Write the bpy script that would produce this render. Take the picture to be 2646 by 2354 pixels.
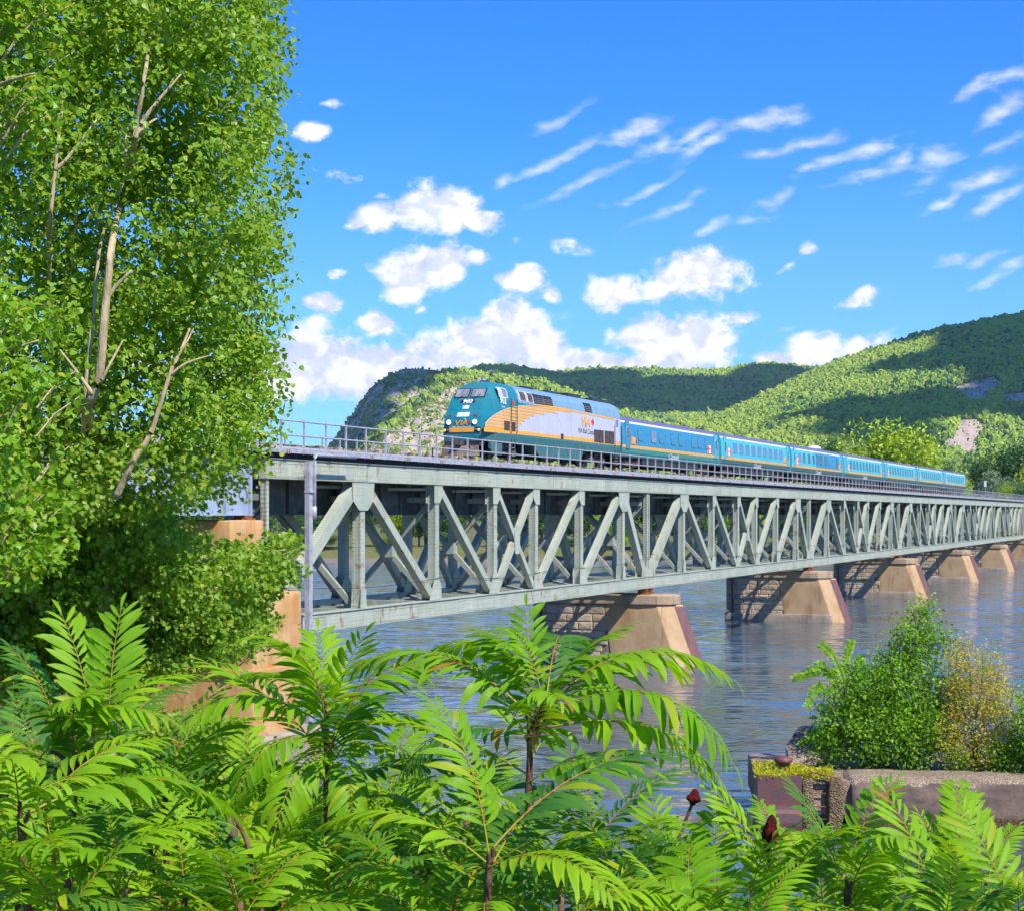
import bpy, math, random
import numpy as np
from mathutils import Vector, Matrix, noise as mnoise

R = math.radians
random.seed(7)
rng = np.random.default_rng(7)
scene = bpy.context.scene
for o in list(bpy.data.objects):
    bpy.data.objects.remove(o)

# ------------------------------------------------------------------ camera
W_PX, H_PX, CX, HORIZON, FPX = 2646.0, 2354.0, 1323.0, 1328.0, 4345.0
EYE = 10.5
cam_data = bpy.data.cameras.new("camera")
cam_data.sensor_width = 36.0
cam_data.lens = 36.0 * FPX / W_PX
cam_data.shift_y = (HORIZON - H_PX / 2) / W_PX
cam_data.clip_start = 0.1
cam_data.clip_end = 30000
cam = bpy.data.objects.new("camera", cam_data)
scene.collection.objects.link(cam)
cam.location = (0, 0, EYE)
cam.rotation_euler = (R(90), 0, 0)
scene.camera = cam

# ------------------------------------------------------------------ sun and sky
TH = R(22.5)                                   # bearing of the bridge
U = Vector((math.sin(TH), math.cos(TH), 0))    # along the bridge
N = Vector((math.cos(TH), -math.sin(TH), 0))   # towards the camera side
SUN_EL = R(47)
_h = (N * 0.87 - U * 0.48).normalized()
SUN_DIR = Vector((_h.x * math.cos(SUN_EL), _h.y * math.cos(SUN_EL), math.sin(SUN_EL)))
sun_data = bpy.data.lights.new("sun", 'SUN')
sun_data.energy = 5.0
sun_data.angle = R(0.53)
sun_data.color = (1.0, 0.945, 0.85)
sun = bpy.data.objects.new("sun", sun_data)
scene.collection.objects.link(sun)
sun.location = (60, -40, 90)
sun.rotation_euler = (-SUN_DIR).to_track_quat('-Z', 'Y').to_euler()

scene.view_settings.view_transform = 'Standard'
scene.view_settings.look = 'None'
scene.view_settings.exposure = 0.6
scene.view_settings.gamma = 1.0
scene.view_settings.use_curve_mapping = False
scene.render.engine = 'CYCLES'
scene.cycles.use_denoising = True
scene.cycles.max_bounces = 5
scene.cycles.diffuse_bounces = 3
scene.cycles.glossy_bounces = 3
scene.cycles.transparent_max_bounces = 8
scene.cycles.volume_bounces = 0
scene.cycles.use_adaptive_sampling = True
scene.cycles.adaptive_threshold = 0.03


class NT:
    """small helper to wire nodes"""
    def __init__(self, tree):
        self.t = tree
        tree.nodes.clear()

    def n(self, kind, **kw):
        nd = self.t.nodes.new(kind)
        for k, v in kw.items():
            setattr(nd, k, v)
        return nd

    def put(self, sock, v):
        if isinstance(v, bpy.types.NodeSocket):
            self.t.links.new(v, sock)
        elif v is not None:
            sock.default_value = v

    def math(self, op, a, b=None, c=None, clamp=False):
        nd = self.n('ShaderNodeMath', operation=op, use_clamp=clamp)
        for i, v in enumerate((a, b, c)):
            if v is not None:
                self.put(nd.inputs[i], v)
        return nd.outputs[0]

    def vmath(self, op, a, b=None, out=0):
        nd = self.n('ShaderNodeVectorMath', operation=op)
        self.put(nd.inputs[0], a)
        if b is not None:
            self.put(nd.inputs[1], b)
        return nd.outputs[out]

    def mix(self, f, a, b, kind='RGBA', blend='MIX'):
        nd = self.n('ShaderNodeMix', data_type=kind)
        if kind == 'RGBA':
            nd.blend_type = blend
            self.put(nd.inputs[0], f); self.put(nd.inputs[6], a); self.put(nd.inputs[7], b)
            return nd.outputs[2]
        self.put(nd.inputs[0], f); self.put(nd.inputs[2], a); self.put(nd.inputs[3], b)
        return nd.outputs[0]

    def ramp(self, f, lo, hi, a=0.0, b=1.0, smooth=True):
        nd = self.n('ShaderNodeMapRange', interpolation_type='SMOOTHSTEP' if smooth else 'LINEAR')
        self.put(nd.inputs[0], f)
        for i, v in ((1, lo), (2, hi), (3, a), (4, b)):
            self.put(nd.inputs[i], v)
        return nd.outputs[0]

    def noise(self, vec, scale, detail=4, rough=0.5, dist=0.0, dim='3D'):
        nd = self.n('ShaderNodeTexNoise', noise_dimensions=dim)
        if vec is not None:
            self.put(nd.inputs['Vector'], vec)
        self.put(nd.inputs['Scale'], scale)
        nd.inputs['Detail'].default_value = detail
        nd.inputs['Roughness'].default_value = rough
        nd.inputs['Distortion'].default_value = dist
        return nd.outputs[0]

    def mapping(self, vec, loc=(0, 0, 0), rot=(0, 0, 0), sc=(1, 1, 1), kind='POINT'):
        nd = self.n('ShaderNodeMapping', vector_type=kind)
        self.put(nd.inputs[0], vec)
        nd.inputs[1].default_value = loc
        nd.inputs[2].default_value = rot
        nd.inputs[3].default_value = sc
        return nd.outputs[0]


def c4(c):
    return (c[0], c[1], c[2], 1.0)


def srgb(r, g, b):
    """0-255 picture colour to linear"""
    def f(v):
        v /= 255.0
        return v / 12.92 if v <= 0.04045 else ((v + 0.055) / 1.055) ** 2.4
    return (f(r), f(g), f(b))


world = bpy.data.worlds.new("World")
scene.world = world
world.use_nodes = True
w = NT(world.node_tree)
sky = w.n('ShaderNodeTexSky', sky_type='NISHITA')
sky.sun_disc = False
sky.sun_elevation = SUN_EL
sky.sun_rotation = math.atan2(SUN_DIR.x, SUN_DIR.y)
sky.altitude = 50
sky.air_density = 1.0
sky.dust_density = 0.3
sky.ozone_density = 2.5
hs = w.n('ShaderNodeHueSaturation')
hs.inputs['Hue'].default_value = 0.505
hs.inputs['Saturation'].default_value = 1.30
hs.inputs['Value'].default_value = 1.22
w.put(hs.inputs['Color'], sky.outputs[0])
tint = w.mix(1.0, hs.outputs[0], c4((0.29, 0.73, 1.22)), blend='MULTIPLY')
tc = w.n('ShaderNodeTexCoord')
sx = w.n('ShaderNodeSeparateXYZ')
w.put(sx.inputs[0], tc.outputs['Generated'])
tint = w.mix(w.ramp(sx.outputs[2], 0.0, 0.24, 0.40, 0.0), tint, c4((3.3, 5.3, 8.9)))
bg = w.n('ShaderNodeBackground')
w.put(bg.inputs[0], tint)
bg.inputs[1].default_value = 0.10
wo = w.n('ShaderNodeOutputWorld')
w.put(wo.inputs[0], bg.outputs[0])


def ang(x, y):
    v = Vector(((x - CX) / FPX, 1.0, (HORIZON - y) / FPX)).normalized()
    return math.atan2(v.x, v.y), math.asin(v.z)



# heaped clouds: centre, half width, half height, turn in degrees, strength
CUMULUS = [
    (875, 282, 42, 17, 0, .62), (830, 360, 72, 32, 8, .85), (885, 462, 95, 36, 0, .45),
    (980, 560, 105, 48, 4, 1), (1130, 545, 130, 72, 0, 1), (1245, 575, 85, 42, -8, .9),
    (1060, 715, 100, 92, 30, 1), (1130, 690, 115, 70, 8, 1), (1230, 678, 70, 34, 4, .8),
    (1345, 740, 95, 48, -4, .9), (1430, 758, 60, 26, -4, .8), (1480, 648, 90, 44, 0, .45),
    (1570, 752, 95, 62, 0, .85), (1800, 715, 150, 88, 0, 1.05), (1700, 750, 80, 50, 0, .8), (870, 708, 40, 16, 0, .7),
    (825, 785, 78, 34, 0, .9), (810, 838, 58, 24, 0, .6), (975, 850, 66, 50, 0, 1.05),
    (1100, 802, 38, 18, 15, .5), (1310, 880, 165, 92, 0, 1.1), (1190, 925, 150, 70, 0, 1),
    (800, 930, 150, 92, 0, 1.0), (960, 960, 190, 70, 0, 1.1), (650, 980, 200, 70, 0, 1.05), (1480, 945, 240, 62, 0, 1.05),
    (1680, 858, 105, 50, 4, 1.05), (1790, 880, 140, 62, 0, 1), (1700, 935, 190, 50, 0, .9), (1920, 828, 52, 28, 15, .75),
    (2100, 895, 95, 58, 12, 1), (2030, 925, 70, 34, 0, .95), (2225, 905, 95, 34, 6, .7), (2215, 782, 85, 32, 12, .6),
    (2090, 645, 42, 28, 10, .75), (2045, 678, 60, 18, 30, .55), (1820, 905, 170, 40, 0, .6), (450, 940, 170, 60, 0, .9), (2260, 880, 60, 22, 0, .5),
    (1980, 640, 30, 12, 0, .3), (1990, 905, 90, 40, 0, .4), (1000, 505, 40, 16, 0, .5), (1330, 640, 30, 14, 30, .3),
]
# thin streaks: from, to, half thickness, strength
STREAKS = [
    (1375, 340, 1520, 262, 20, .62), (1268, 478, 1330, 440, 24, .60), (1290, 465, 1560, 360, 20, .66), (1545, 370, 1740, 298, 26, .72),
    (1375, 535, 1640, 415, 19, .66), (1630, 400, 1765, 345, 30, .66), (1560, 535, 1800, 430, 17, .60), (1745, 420, 1920, 350, 24, .72),
    (1730, 385, 1890, 310, 24, .78), (1880, 335, 2075, 292, 26, .76), (1600, 595, 1865, 485, 15, .54), (1925, 420, 2080, 360, 22, .62),
    (2010, 378, 2190, 338, 24, .76), (2045, 460, 2200, 400, 22, .66), (2110, 415, 2330, 368, 26, .76), (2150, 500, 2340, 425, 24, .70),
    (2300, 425, 2380, 385, 26, .62), (2365, 410, 2500, 385, 24, .68), (2350, 490, 2440, 420, 20, .40), (2375, 548, 2480, 480, 20, .60),
    (2450, 470, 2640, 428, 26, .72), (2485, 555, 2646, 470, 24, .68), (2450, 262, 2570, 190, 24, .68), (2540, 215, 2680, 190, 28, .74),
    (2525, 312, 2680, 245, 24, .74), (2525, 388, 2680, 320, 18, .54), (2405, 690, 2500, 668, 22, .66), (2490, 690, 2590, 655, 20, .68),
    (2505, 748, 2600, 712, 18, .60), (2570, 705, 2650, 670, 22, .64), (1810, 602, 1920, 570, 22, .72), (1900, 590, 2000, 550, 18, .46),
    (1965, 530, 2060, 490, 16, .56), (1420, 820, 1500, 800, 14, .3), (2010, 850, 2070, 830, 12, .3),
]


# ------------------------------------------------------------------ materials
def bsdf(t, base, rough=0.6, metallic=0.0, spec=0.4, normal=None, **kw):
    b = t.n('ShaderNodeBsdfPrincipled')
    t.put(b.inputs['Base Color'], base if not isinstance(base, tuple) else c4(base))
    t.put(b.inputs['Roughness'], rough)
    t.put(b.inputs['Metallic'], metallic)
    t.put(b.inputs['Specular IOR Level'], spec)
    if normal is not None:
        t.put(b.inputs['Normal'], normal)
    for k, v in kw.items():
        t.put(b.inputs[k.replace('_', ' ')], v)
    return b


def bump(t, h, strength=0.4, dist=0.05):
    b = t.n('ShaderNodeBump')
    b.inputs['Strength'].default_value = strength
    b.inputs['Distance'].default_value = dist
    t.put(b.inputs['Height'], h)
    return b.outputs[0]


def newmat(name):
    m = bpy.data.materials.new(name)
    m.use_nodes = True
    return m, NT(m.node_tree)


def out(t, s):
    o = t.n('ShaderNodeOutputMaterial')
    t.put(o.inputs[0], s)


def M(name, col, col2=None, scale=2.0, rough=0.6, spec=0.4, metallic=0.0, bumpy=0.0, bscale=20.0, stretch=(1, 1, 1),
      lo=0.4, hi=0.65, rnd=0.0, detail=5):
    """plain procedural surface: two tones mixed by noise, optional relief, optional per-object tint"""
    m, t = newmat(name)
    tcn = t.n('ShaderNodeTexCoord')
    v = t.mapping(tcn.outputs['Object'], sc=stretch)
    base = c4(col)
    if col2 is not None:
        base = t.mix(t.ramp(t.noise(v, scale, detail, 0.6), lo, hi), c4(col), c4(col2))
    if rnd:
        oi = t.n('ShaderNodeObjectInfo')
        h = t.n('ShaderNodeHueSaturation')
        t.put(h.inputs['Color'], base)
        t.put(h.inputs['Value'], t.ramp(oi.outputs['Random'], 0, 1, 1 - rnd, 1 + rnd, False))
        t.put(h.inputs['Hue'], t.ramp(t.math('FRACT', t.math('MULTIPLY', oi.outputs['Random'], 7.3)), 0, 1, 0.5 - rnd * 0.03, 0.5 + rnd * 0.03, False))
        base = h.outputs[0]
    nrm = bump(t, t.noise(v, bscale, 6, 0.6), bumpy, 0.05) if bumpy else None
    out(t, bsdf(t, base, rough, metallic, spec, nrm).outputs[0])
    return m


def leaf_material(name, a, b, c=None, trans=0.45, rough=0.42, spec=0.35, attr=False, amt=0.85):
    """leaf: colour varies leaf by leaf (islands) and plant by plant; light passes through"""
    m, t = newmat(name)
    g = t.n('ShaderNodeNewGeometry')
    oi = t.n('ShaderNodeObjectInfo')
    r1 = t.math('FRACT', t.math('ADD', g.outputs['Random Per Island'], oi.outputs['Random']))
    col = t.mix(r1, c4(a), c4(b))
    if c is not None:
        r2 = t.math('FRACT', t.math('MULTIPLY', r1, 17.3))
        col = t.mix(t.math('GREATER_THAN', r2, amt), col, c4(c))
    p = bsdf(t, col, rough, 0, spec)
    tr = t.n('ShaderNodeBsdfTranslucent')
    t.put(tr.inputs[0], t.mix(1.0, col, c4((1.25, 1.2, 0.55)), blend='MULTIPLY'))
    mx = t.n('ShaderNodeMixShader')
    mx.inputs[0].default_value = trans
    t.put(mx.inputs[1], p.outputs[0]); t.put(mx.inputs[2], tr.outputs[0])
    out(t, mx.outputs[0])
    return m


def steel_paint(name, col, rust=0.5, rivets=True):
    """old pale green bridge paint with rust bleeding through and rivet heads"""
    m, t = newmat(name)
    tcn = t.n('ShaderNodeTexCoord')
    oi = t.n('ShaderNodeObjectInfo')
    v = t.vmath('ADD', tcn.outputs['Object'], t.vmath('MULTIPLY', oi.outputs['Location'], (3.1, 1.7, 2.3)))
    a = t.noise(v, 0.55, 6, 0.65)
    b = t.noise(t.mapping(v, sc=(3.0, 3.0, 0.45)), 1.6, 6, 0.7)
    base = t.mix(t.ramp(a, 0.35, 0.7), c4(col), c4((col[0] * 0.80, col[1] * 0.84, col[2] * 0.80)))
    base = t.mix(t.ramp(b, 0.50, 0.74, 0, 0.65), base, c4((0.54, 0.51, 0.40)))
    r = t.ramp(t.math('ADD', t.noise(t.mapping(v, sc=(1.6, 1.6, .8)), 1.1, 8, 0.74), t.math('MULTIPLY', t.math('SUBTRACT', oi.outputs['Random'], 0.5), 0.10)), 0.66 - 0.06 * rust, 0.76 - 0.06 * rust)
    rc = t.mix(t.noise(v, 9, 3), c4((0.16, 0.055, 0.022)), c4((0.36, 0.15, 0.05)))
    base = t.mix(t.math('MULTIPLY', r, 0.8), base, rc)
    nrm = None
    h = t.math('MULTIPLY', t.noise(v, 14, 5), 0.25)
    if rivets:
        s = t.n('ShaderNodeSeparateXYZ'); t.put(s.inputs[0], tcn.outputs['Object'])
        fx = t.math('SUBTRACT', t.math('FRACT', t.math('DIVIDE', s.outputs[0], 0.19)), 0.5)
        fz = t.math('SUBTRACT', t.math('FRACT', t.math('DIVIDE', s.outputs[2], 0.17)), 0.5)
        dd = t.math('SQRT', t.math('ADD', t.math('MULTIPLY', fx, fx), t.math('MULTIPLY', fz, fz)))
        dot = t.ramp(dd, 0.20, 0.30, 1, 0)
        gate = t.math('GREATER_THAN', t.noise(t.mapping(tcn.outputs['Object'], sc=(0.5, 1, 2.4)), 1.3, 1), 0.47)
        dot = t.math('MULTIPLY', dot, gate)
        h = t.math('ADD', h, dot)
        base = t.mix(t.math('MULTIPLY', dot, 0.34), base, c4((0.10, 0.10, 0.085)))
    out(t, bsdf(t, base, 0.55, 0, 0.35, bump(t, h, 0.35, 0.03)).outputs[0])
    return m


MT = {}
MT['green'] = steel_paint('bridge_paint', (0.375, 0.40, 0.32), 1.3)
MT['green_shaded'] = steel_paint('bridge_paint_inner_shaded', (0.30, 0.315, 0.26), 1.3, False)  # darker copy of the bridge paint: grime and interior shade put into the colour
MT['grimy_shaded'] = M('grimy_shaded_steel', (0.075, 0.07, 0.058), (0.14, 0.125, 0.10), 1.5, 0.8, 0.2, bumpy=.3)  # dirty inner girders, with the shade under the deck mixed into the tone
MT['rusty'] = M('rust', (0.30, 0.11, 0.045), (0.13, 0.05, 0.03), 4, 0.85, 0.2, bumpy=0.4)
MT['girder_blue'] = M('blue_grey_paint', (0.30, 0.35, 0.44), (0.24, 0.29, 0.37), 1.2, 0.5)
MT['galv'] = M('galvanised_steel', (0.43, 0.43, 0.47), (0.31, 0.30, 0.33), 3, 0.5, 0.5, 0.25)
MT['railsteel'] = M('rail_steel', (0.17, 0.13, 0.11), (0.25, 0.2, 0.17), 4, 0.5, 0.5, 0.5)
MT['timber'] = M('weathered_timber', (0.33, 0.245, 0.155), (0.21, 0.15, 0.10), 5, 0.9, 0.1, bumpy=0.4, stretch=(1, .2, 1), rnd=.25)
MT['tar'] = M('creosoted_timber', (0.028, 0.02, 0.022), (0.055, 0.035, 0.035), 3, 0.8, 0.2, bumpy=0.5, stretch=(3, .3, 1))
MT['blackmetal'] = M('black_metal', (0.02, 0.02, 0.022), (0.045, 0.04, 0.038), 5, 0.5)
MT['bogie'] = M('bogie_grime', (0.10, 0.082, 0.07), (0.045, 0.038, 0.035), 6, 0.75, bumpy=.4)
MT['wheel'] = M('wheel_steel', (0.13, 0.10, 0.085), (0.2, 0.17, 0.15), 5, 0.45, 0.5, 0.5)
MT['fascia'] = M('plow_grime', (0.23, 0.16, 0.12), (0.11, 0.08, 0.065), 3, 0.8, bumpy=.3)
MT['teal'] = M('teal_paint', (0.008, 0.17, 0.215), (0.012, 0.19, 0.235), 1.5, 0.3, 0.5)
MT['teal_dark'] = M('dark_teal_paint', (0.005, 0.125, 0.135), (0.012, 0.11, 0.12), 2, 0.35, 0.5)
MT['orange'] = M('orange_paint', (0.80, 0.345, 0.012), (0.74, 0.31, 0.012), 2, 0.35, 0.5)
MT['silver'] = M('light_grey_paint', (0.46, 0.46, 0.53), (0.43, 0.43, 0.50), 1, 0.32, 0.5)
MT['skyblue'] = M('grey_blue_paint', (0.155, 0.285, 0.39), (0.17, 0.30, 0.405), 1, 0.3, 0.5)
MT['blue'] = M('blue_paint', (0.012, 0.20, 0.36), (0.014, 0.215, 0.38), 1, 0.3, 0.5)
MT['aqua'] = M('aqua_paint', (0.035, 0.40, 0.50), (0.045, 0.43, 0.53), 1, 0.3, 0.5)
MT['aquaskirt'] = M('sea_green_paint', (0.01, 0.27, 0.25), (0.012, 0.24, 0.22), 1, 0.4, 0.5)
MT['roof'] = M('dusty_violet_roof', (0.105, 0.085, 0.17), (0.145, 0.12, 0.215), 2, 0.6)
MT['white'] = M('white_paint', (0.72, 0.72, 0.72), (0.65, 0.65, 0.66), 3, 0.45)
MT['offwhite'] = M('pale_paint', (0.56, 0.56, 0.60), (0.50, 0.51, 0.56), 2, 0.4)
MT['red'] = M('red_paint', (0.60, 0.025, 0.035), None, 1, 0.45)
MT['darkwin'] = M('dark_window_glass', (0.025, 0.02, 0.018), (0.05, 0.04, 0.035), 1.2, 0.06, 0.6)
MT['mauvewin'] = M('tinted_window_glass', (0.10, 0.13, 0.24), (0.13, 0.15, 0.25), 0.8, 0.08, 0.6)
MT['windscreen'] = M('windscreen_glass', (0.16, 0.17, 0.21), (0.30, 0.28, 0.31), 1.6, 0.05, 0.7, stretch=(1, 2, .5))
MT['brownvent'] = M('brown_louvre', (0.075, 0.05, 0.045), (0.05, 0.035, 0.03), 3, 0.6)
MT['rubber'] = M('rubber', (0.02, 0.02, 0.021), None, 1, 0.7)


def dirty_paint(name, col, rough=0.32):
    m, t = newmat(name)
    tcn = t.n('ShaderNodeTexCoord')
    v = tcn.outputs['Object']
    sp = t.n('ShaderNodeSeparateXYZ'); t.put(sp.inputs[0], v)
    streak = t.noise(t.mapping(v, sc=(2.2, 1, 0.25)), 2.0, 5, 0.65)
    blot = t.noise(v, 0.6, 5, 0.6)
    low_ = t.ramp(sp.outputs[2], 0.9, 2.2, 0.55, 0.18)
    g = t.math('MULTIPLY', t.ramp(t.math('ADD', streak, t.math('MULTIPLY', blot, 0.5)), 0.62, 0.95), low_)
    seam = t.math('LESS_THAN', t.math('ABSOLUTE', t.math('SUBTRACT', t.math('FRACT', t.math('DIVIDE', sp.outputs[0], 2.6)), 0.5)), 0.006)
    base = t.mix(g, c4(col), c4((0.16, 0.13, 0.10)))
    base = t.mix(t.math('MULTIPLY', seam, 0.45), base, c4((col[0] * .3, col[1] * .3, col[2] * .3)))
    out(t, bsdf(t, base, t.ramp(blot, 0.3, 0.7, rough - 0.06, rough + 0.18), 0, 0.5).outputs[0])
    return m


for _k, _c in (('teal', (0.008, 0.175, 0.22)), ('teal_dark', (0.006, 0.125, 0.135)), ('orange', (0.80, 0.345, 0.012)), ('silver', (0.46, 0.46, 0.53)), ('skyblue', (0.16, 0.29, 0.395)),
               ('blue', (0.012, 0.205, 0.37)), ('aqua', (0.04, 0.41, 0.51)), ('aquaskirt', (0.01, 0.27, 0.25)), ('roof', (0.125, 0.10, 0.195))):
    MT[_k] = dirty_paint(_k + '_train_paint', _c)


def lamp_mat(name, col, e):
    m, t = newmat(name)
    b = bsdf(t, col, 0.25)
    t.put(b.inputs['Emission Color'], c4(col)); b.inputs['Emission Strength'].default_value = e
    out(t, b.outputs[0])
    return m


MT['lamp'] = lamp_mat('lit_lamp', (1.0, 0.93, 0.8), 1.6)
MT['amberglow'] = lamp_mat('amber_cap_glow', (0.9, 0.5, 0.06), 0.25)  # amber cable socket cap, given a faint glow though it is no lamp
MT['bluecap'] = M('blue_cap', (0.03, 0.14, 0.42), None, 1, 0.4)


def concrete(name, a, b, stain, srange=(0.5, 0.72), sstretch=(1.4, 1.4, 0.35), sscale=0.8, bstr=0.5, grain=0.0):
    m, t = newmat(name)
    tcn = t.n('ShaderNodeTexCoord')
    oi = t.n('ShaderNodeObjectInfo')
    v = t.vmath('ADD', tcn.outputs['Object'], t.vmath('MULTIPLY', oi.outputs['Location'], (0.31, 0.17, 0.0)))
    base = t.mix(t.ramp(t.noise(v, 0.9, 6, 0.65), 0.35, 0.65), c4(a), c4(b))
    st = t.ramp(t.noise(t.mapping(v, sc=sstretch), sscale, 7, 0.68), *srange)
    base = t.mix(t.math('MULTIPLY', st, 0.75), base, c4(stain))
    base = t.mix(t.ramp(t.noise(v, 26, 5, 0.7), 0.45, 0.75, 0, 0.35), base, c4((a[0] * .4, a[1] * .4, a[2] * .4)))
    vor = t.n('ShaderNodeTexVoronoi', feature='DISTANCE_TO_EDGE'); t.put(vor.inputs['Vector'], t.vmath('ADD', v, t.noise(v, 2.0, 4))); vor.inputs['Scale'].default_value = 0.35
    crack = t.math('MULTIPLY', t.ramp(vor.outputs['Distance'], 0.003, 0.009, 1, 0), t.ramp(t.noise(v, 0.5, 2), 0.48, 0.6))
    base = t.mix(t.math('MULTIPLY', crack, 0.5), base, c4((0.05, 0.04, 0.03)))
    h = t.math('SUBTRACT', t.noise(v, 7, 8, 0.72), t.math('MULTIPLY', crack, 0.4))
    if grain:
        vo = t.n('ShaderNodeTexVoronoi'); t.put(vo.inputs['Vector'], v); vo.inputs['Scale'].default_value = 16
        h = t.math('ADD', h, t.math('MULTIPLY', t.math('SUBTRACT', 0.6, vo.outputs['Distance']), grain))
        base = t.mix(t.ramp(vo.outputs['Distance'], 0.25, 0.6, 0, 0.7), base, c4((a[0] * .25, a[1] * .22, a[2] * .18)))
    out(t, bsdf(t, base, 0.88, 0, 0.2, bump(t, h, bstr, 0.06)).outputs[0])
    return m


MT['pier_conc'] = concrete('pier_concrete', (0.46, 0.315, 0.185), (0.39, 0.25, 0.13), (0.24, 0.13, 0.055))
MT['pier_base'] = concrete('pier_footing', (0.36, 0.29, 0.23), (0.26, 0.20, 0.15), (0.15, 0.10, 0.07))
MT['pier_cap'] = concrete('pier_cap_concrete', (0.42, 0.31, 0.21), (0.32, 0.22, 0.14), (0.10, 0.07, 0.05))
MT['nosing'] = M('maroon_steel', (0.115, 0.045, 0.052), (0.15, 0.062, 0.06), 2.5, 0.6, bumpy=.3)
MT['abut'] = concrete('abutment_concrete', (0.56, 0.36, 0.18), (0.50, 0.27, 0.10), (0.42, 0.17, 0.04), (0.42, 0.66))
MT['dock_conc'] = concrete('dock_concrete', (0.21, 0.15, 0.115), (0.13, 0.095, 0.08), (0.065, 0.05, 0.045), (0.42, 0.62), (0.5, 0.5, 1.2))
MT['dock_top'] = concrete('dock_top_concrete', (0.46, 0.36, 0.27), (0.36, 0.27, 0.20), (0.25, 0.2, 0.16), bstr=.8, grain=0.6)
MT['rubble'] = concrete('exposed_rubble', (0.36, 0.27, 0.16), (0.24, 0.17, 0.095), (0.09, 0.06, 0.035), (0.5, 0.7), (2, 2, 2), 1.5, 1.0, 1.6)
MT['dock_algae'] = concrete('waterline_concrete', (0.22, 0.15, 0.075), (0.15, 0.10, 0.05), (0.06, 0.045, 0.03), (0.45, 0.7), (.4, .4, 2), 1.2, .9, .5)


def stone_mat():
    m, t = newmat('pier_stone')
    tcn = t.n('ShaderNodeTexCoord'); oi = t.n('ShaderNodeObjectInfo')
    v = t.vmath('ADD', tcn.outputs['Object'], t.vmath('MULTIPLY', oi.outputs['Random'], (37.0, 11.0, 23.0)))
    r = oi.outputs['Random']
    base = t.mix(r, c4((0.33, 0.25, 0.18)), c4((0.50, 0.39, 0.28)))
    base = t.mix(t.math('GREATER_THAN', t.math('FRACT', t.math('MULTIPLY', r, 13.7)), 0.88), base, c4((0.40, 0.29, 0.17)))
    base = t.mix(t.ramp(t.noise(v, 2.2, 7, 0.7), 0.45, 0.72, 0, 0.6), base, c4((0.11, 0.085, 0.065)))
    base = t.mix(t.ramp(t.noise(v, 9, 6, 0.7), 0.5, 0.75, 0, 0.5), base, c4((0.42, 0.36, 0.31)))
    h = t.noise(v, 5, 8, 0.7)
    out(t, bsdf(t, base, 0.9, 0, 0.2, bump(t, h, 0.8, 0.08)).outputs[0])
    return m


MT['stone'] = stone_mat()
MT['mortar'] = M('mortar', (0.16, 0.13, 0.105), (0.22, 0.18, 0.15), 3, 0.95, 0.1)
MT['bark'] = M('pale_bark', (0.46, 0.37, 0.22), (0.30, 0.235, 0.14), 6, 0.85, 0.15, bumpy=.6, stretch=(1, 1, .25))
MT['bark_dark'] = M('dark_bark', (0.09, 0.065, 0.045), (0.15, 0.115, 0.08), 5, 0.9, 0.1, bumpy=.5)
MT['sumac_stem'] = M('sumac_stem', (0.115, 0.055, 0.035), (0.17, 0.10, 0.06), 9, 0.75, 0.2, bumpy=.4)
MT['rachis'] = M('leaf_stalk', (0.26, 0.24, 0.02), (0.30, 0.10, 0.03), 5, 0.5, 0.3)
MT['fruit'] = M('red_fruit', (0.16, 0.008, 0.012), (0.07, 0.005, 0.008), 30, 0.8, 0.2, bumpy=1.0, bscale=90)
MT['dryleaf'] = leaf_material('withered_leaf', (0.42, 0.09, 0.02), (0.30, 0.13, 0.04), None, 0.4)
def sumac_material():
    m, t = newmat('sumac_leaf')
    g = t.n('ShaderNodeNewGeometry'); oi = t.n('ShaderNodeObjectInfo')
    r1 = t.math('FRACT', t.math('ADD', g.outputs['Random Per Island'], oi.outputs['Random']))
    col = t.mix(oi.outputs['Random'], c4((0.18, 0.39, 0.012)), c4((0.34, 0.55, 0.012)))
    col = t.mix(t.math('GREATER_THAN', t.math('FRACT', t.math('MULTIPLY', oi.outputs['Random'], 11.3)), 0.80), col, c4((0.065, 0.215, 0.035)))
    col = t.mix(t.math('MULTIPLY', r1, 0.55), col, c4((0.20, 0.40, 0.012)))
    tcn = t.n('ShaderNodeTexCoord')
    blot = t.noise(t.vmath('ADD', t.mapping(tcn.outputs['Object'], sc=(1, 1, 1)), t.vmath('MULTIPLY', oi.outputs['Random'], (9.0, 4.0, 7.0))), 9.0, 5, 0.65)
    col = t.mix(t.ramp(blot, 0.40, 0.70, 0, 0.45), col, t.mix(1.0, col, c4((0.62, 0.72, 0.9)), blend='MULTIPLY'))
    col = t.mix(t.math('GREATER_THAN', t.math('FRACT', t.math('MULTIPLY', r1, 23.7)), 0.993), col, c4((0.42, 0.22, 0.03)))
    col = t.mix(t.math('GREATER_THAN', t.math('FRACT', t.math('MULTIPLY', r1, 31.1)), 0.965), col, c4((0.36, 0.45, 0.02)))
    p = bsdf(t, col, 0.48, 0, 0.28, bump(t, blot, 0.25, 0.02))
    tr = t.n('ShaderNodeBsdfTranslucent')
    t.put(tr.inputs[0], t.mix(1.0, col, c4((1.25, 1.2, 0.5)), blend='MULTIPLY'))
    mx = t.n('ShaderNodeMixShader'); mx.inputs[0].default_value = 0.52
    t.put(mx.inputs[1], p.outputs[0]); t.put(mx.inputs[2], tr.outputs[0])
    out(t, mx.outputs[0])
    return m


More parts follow.
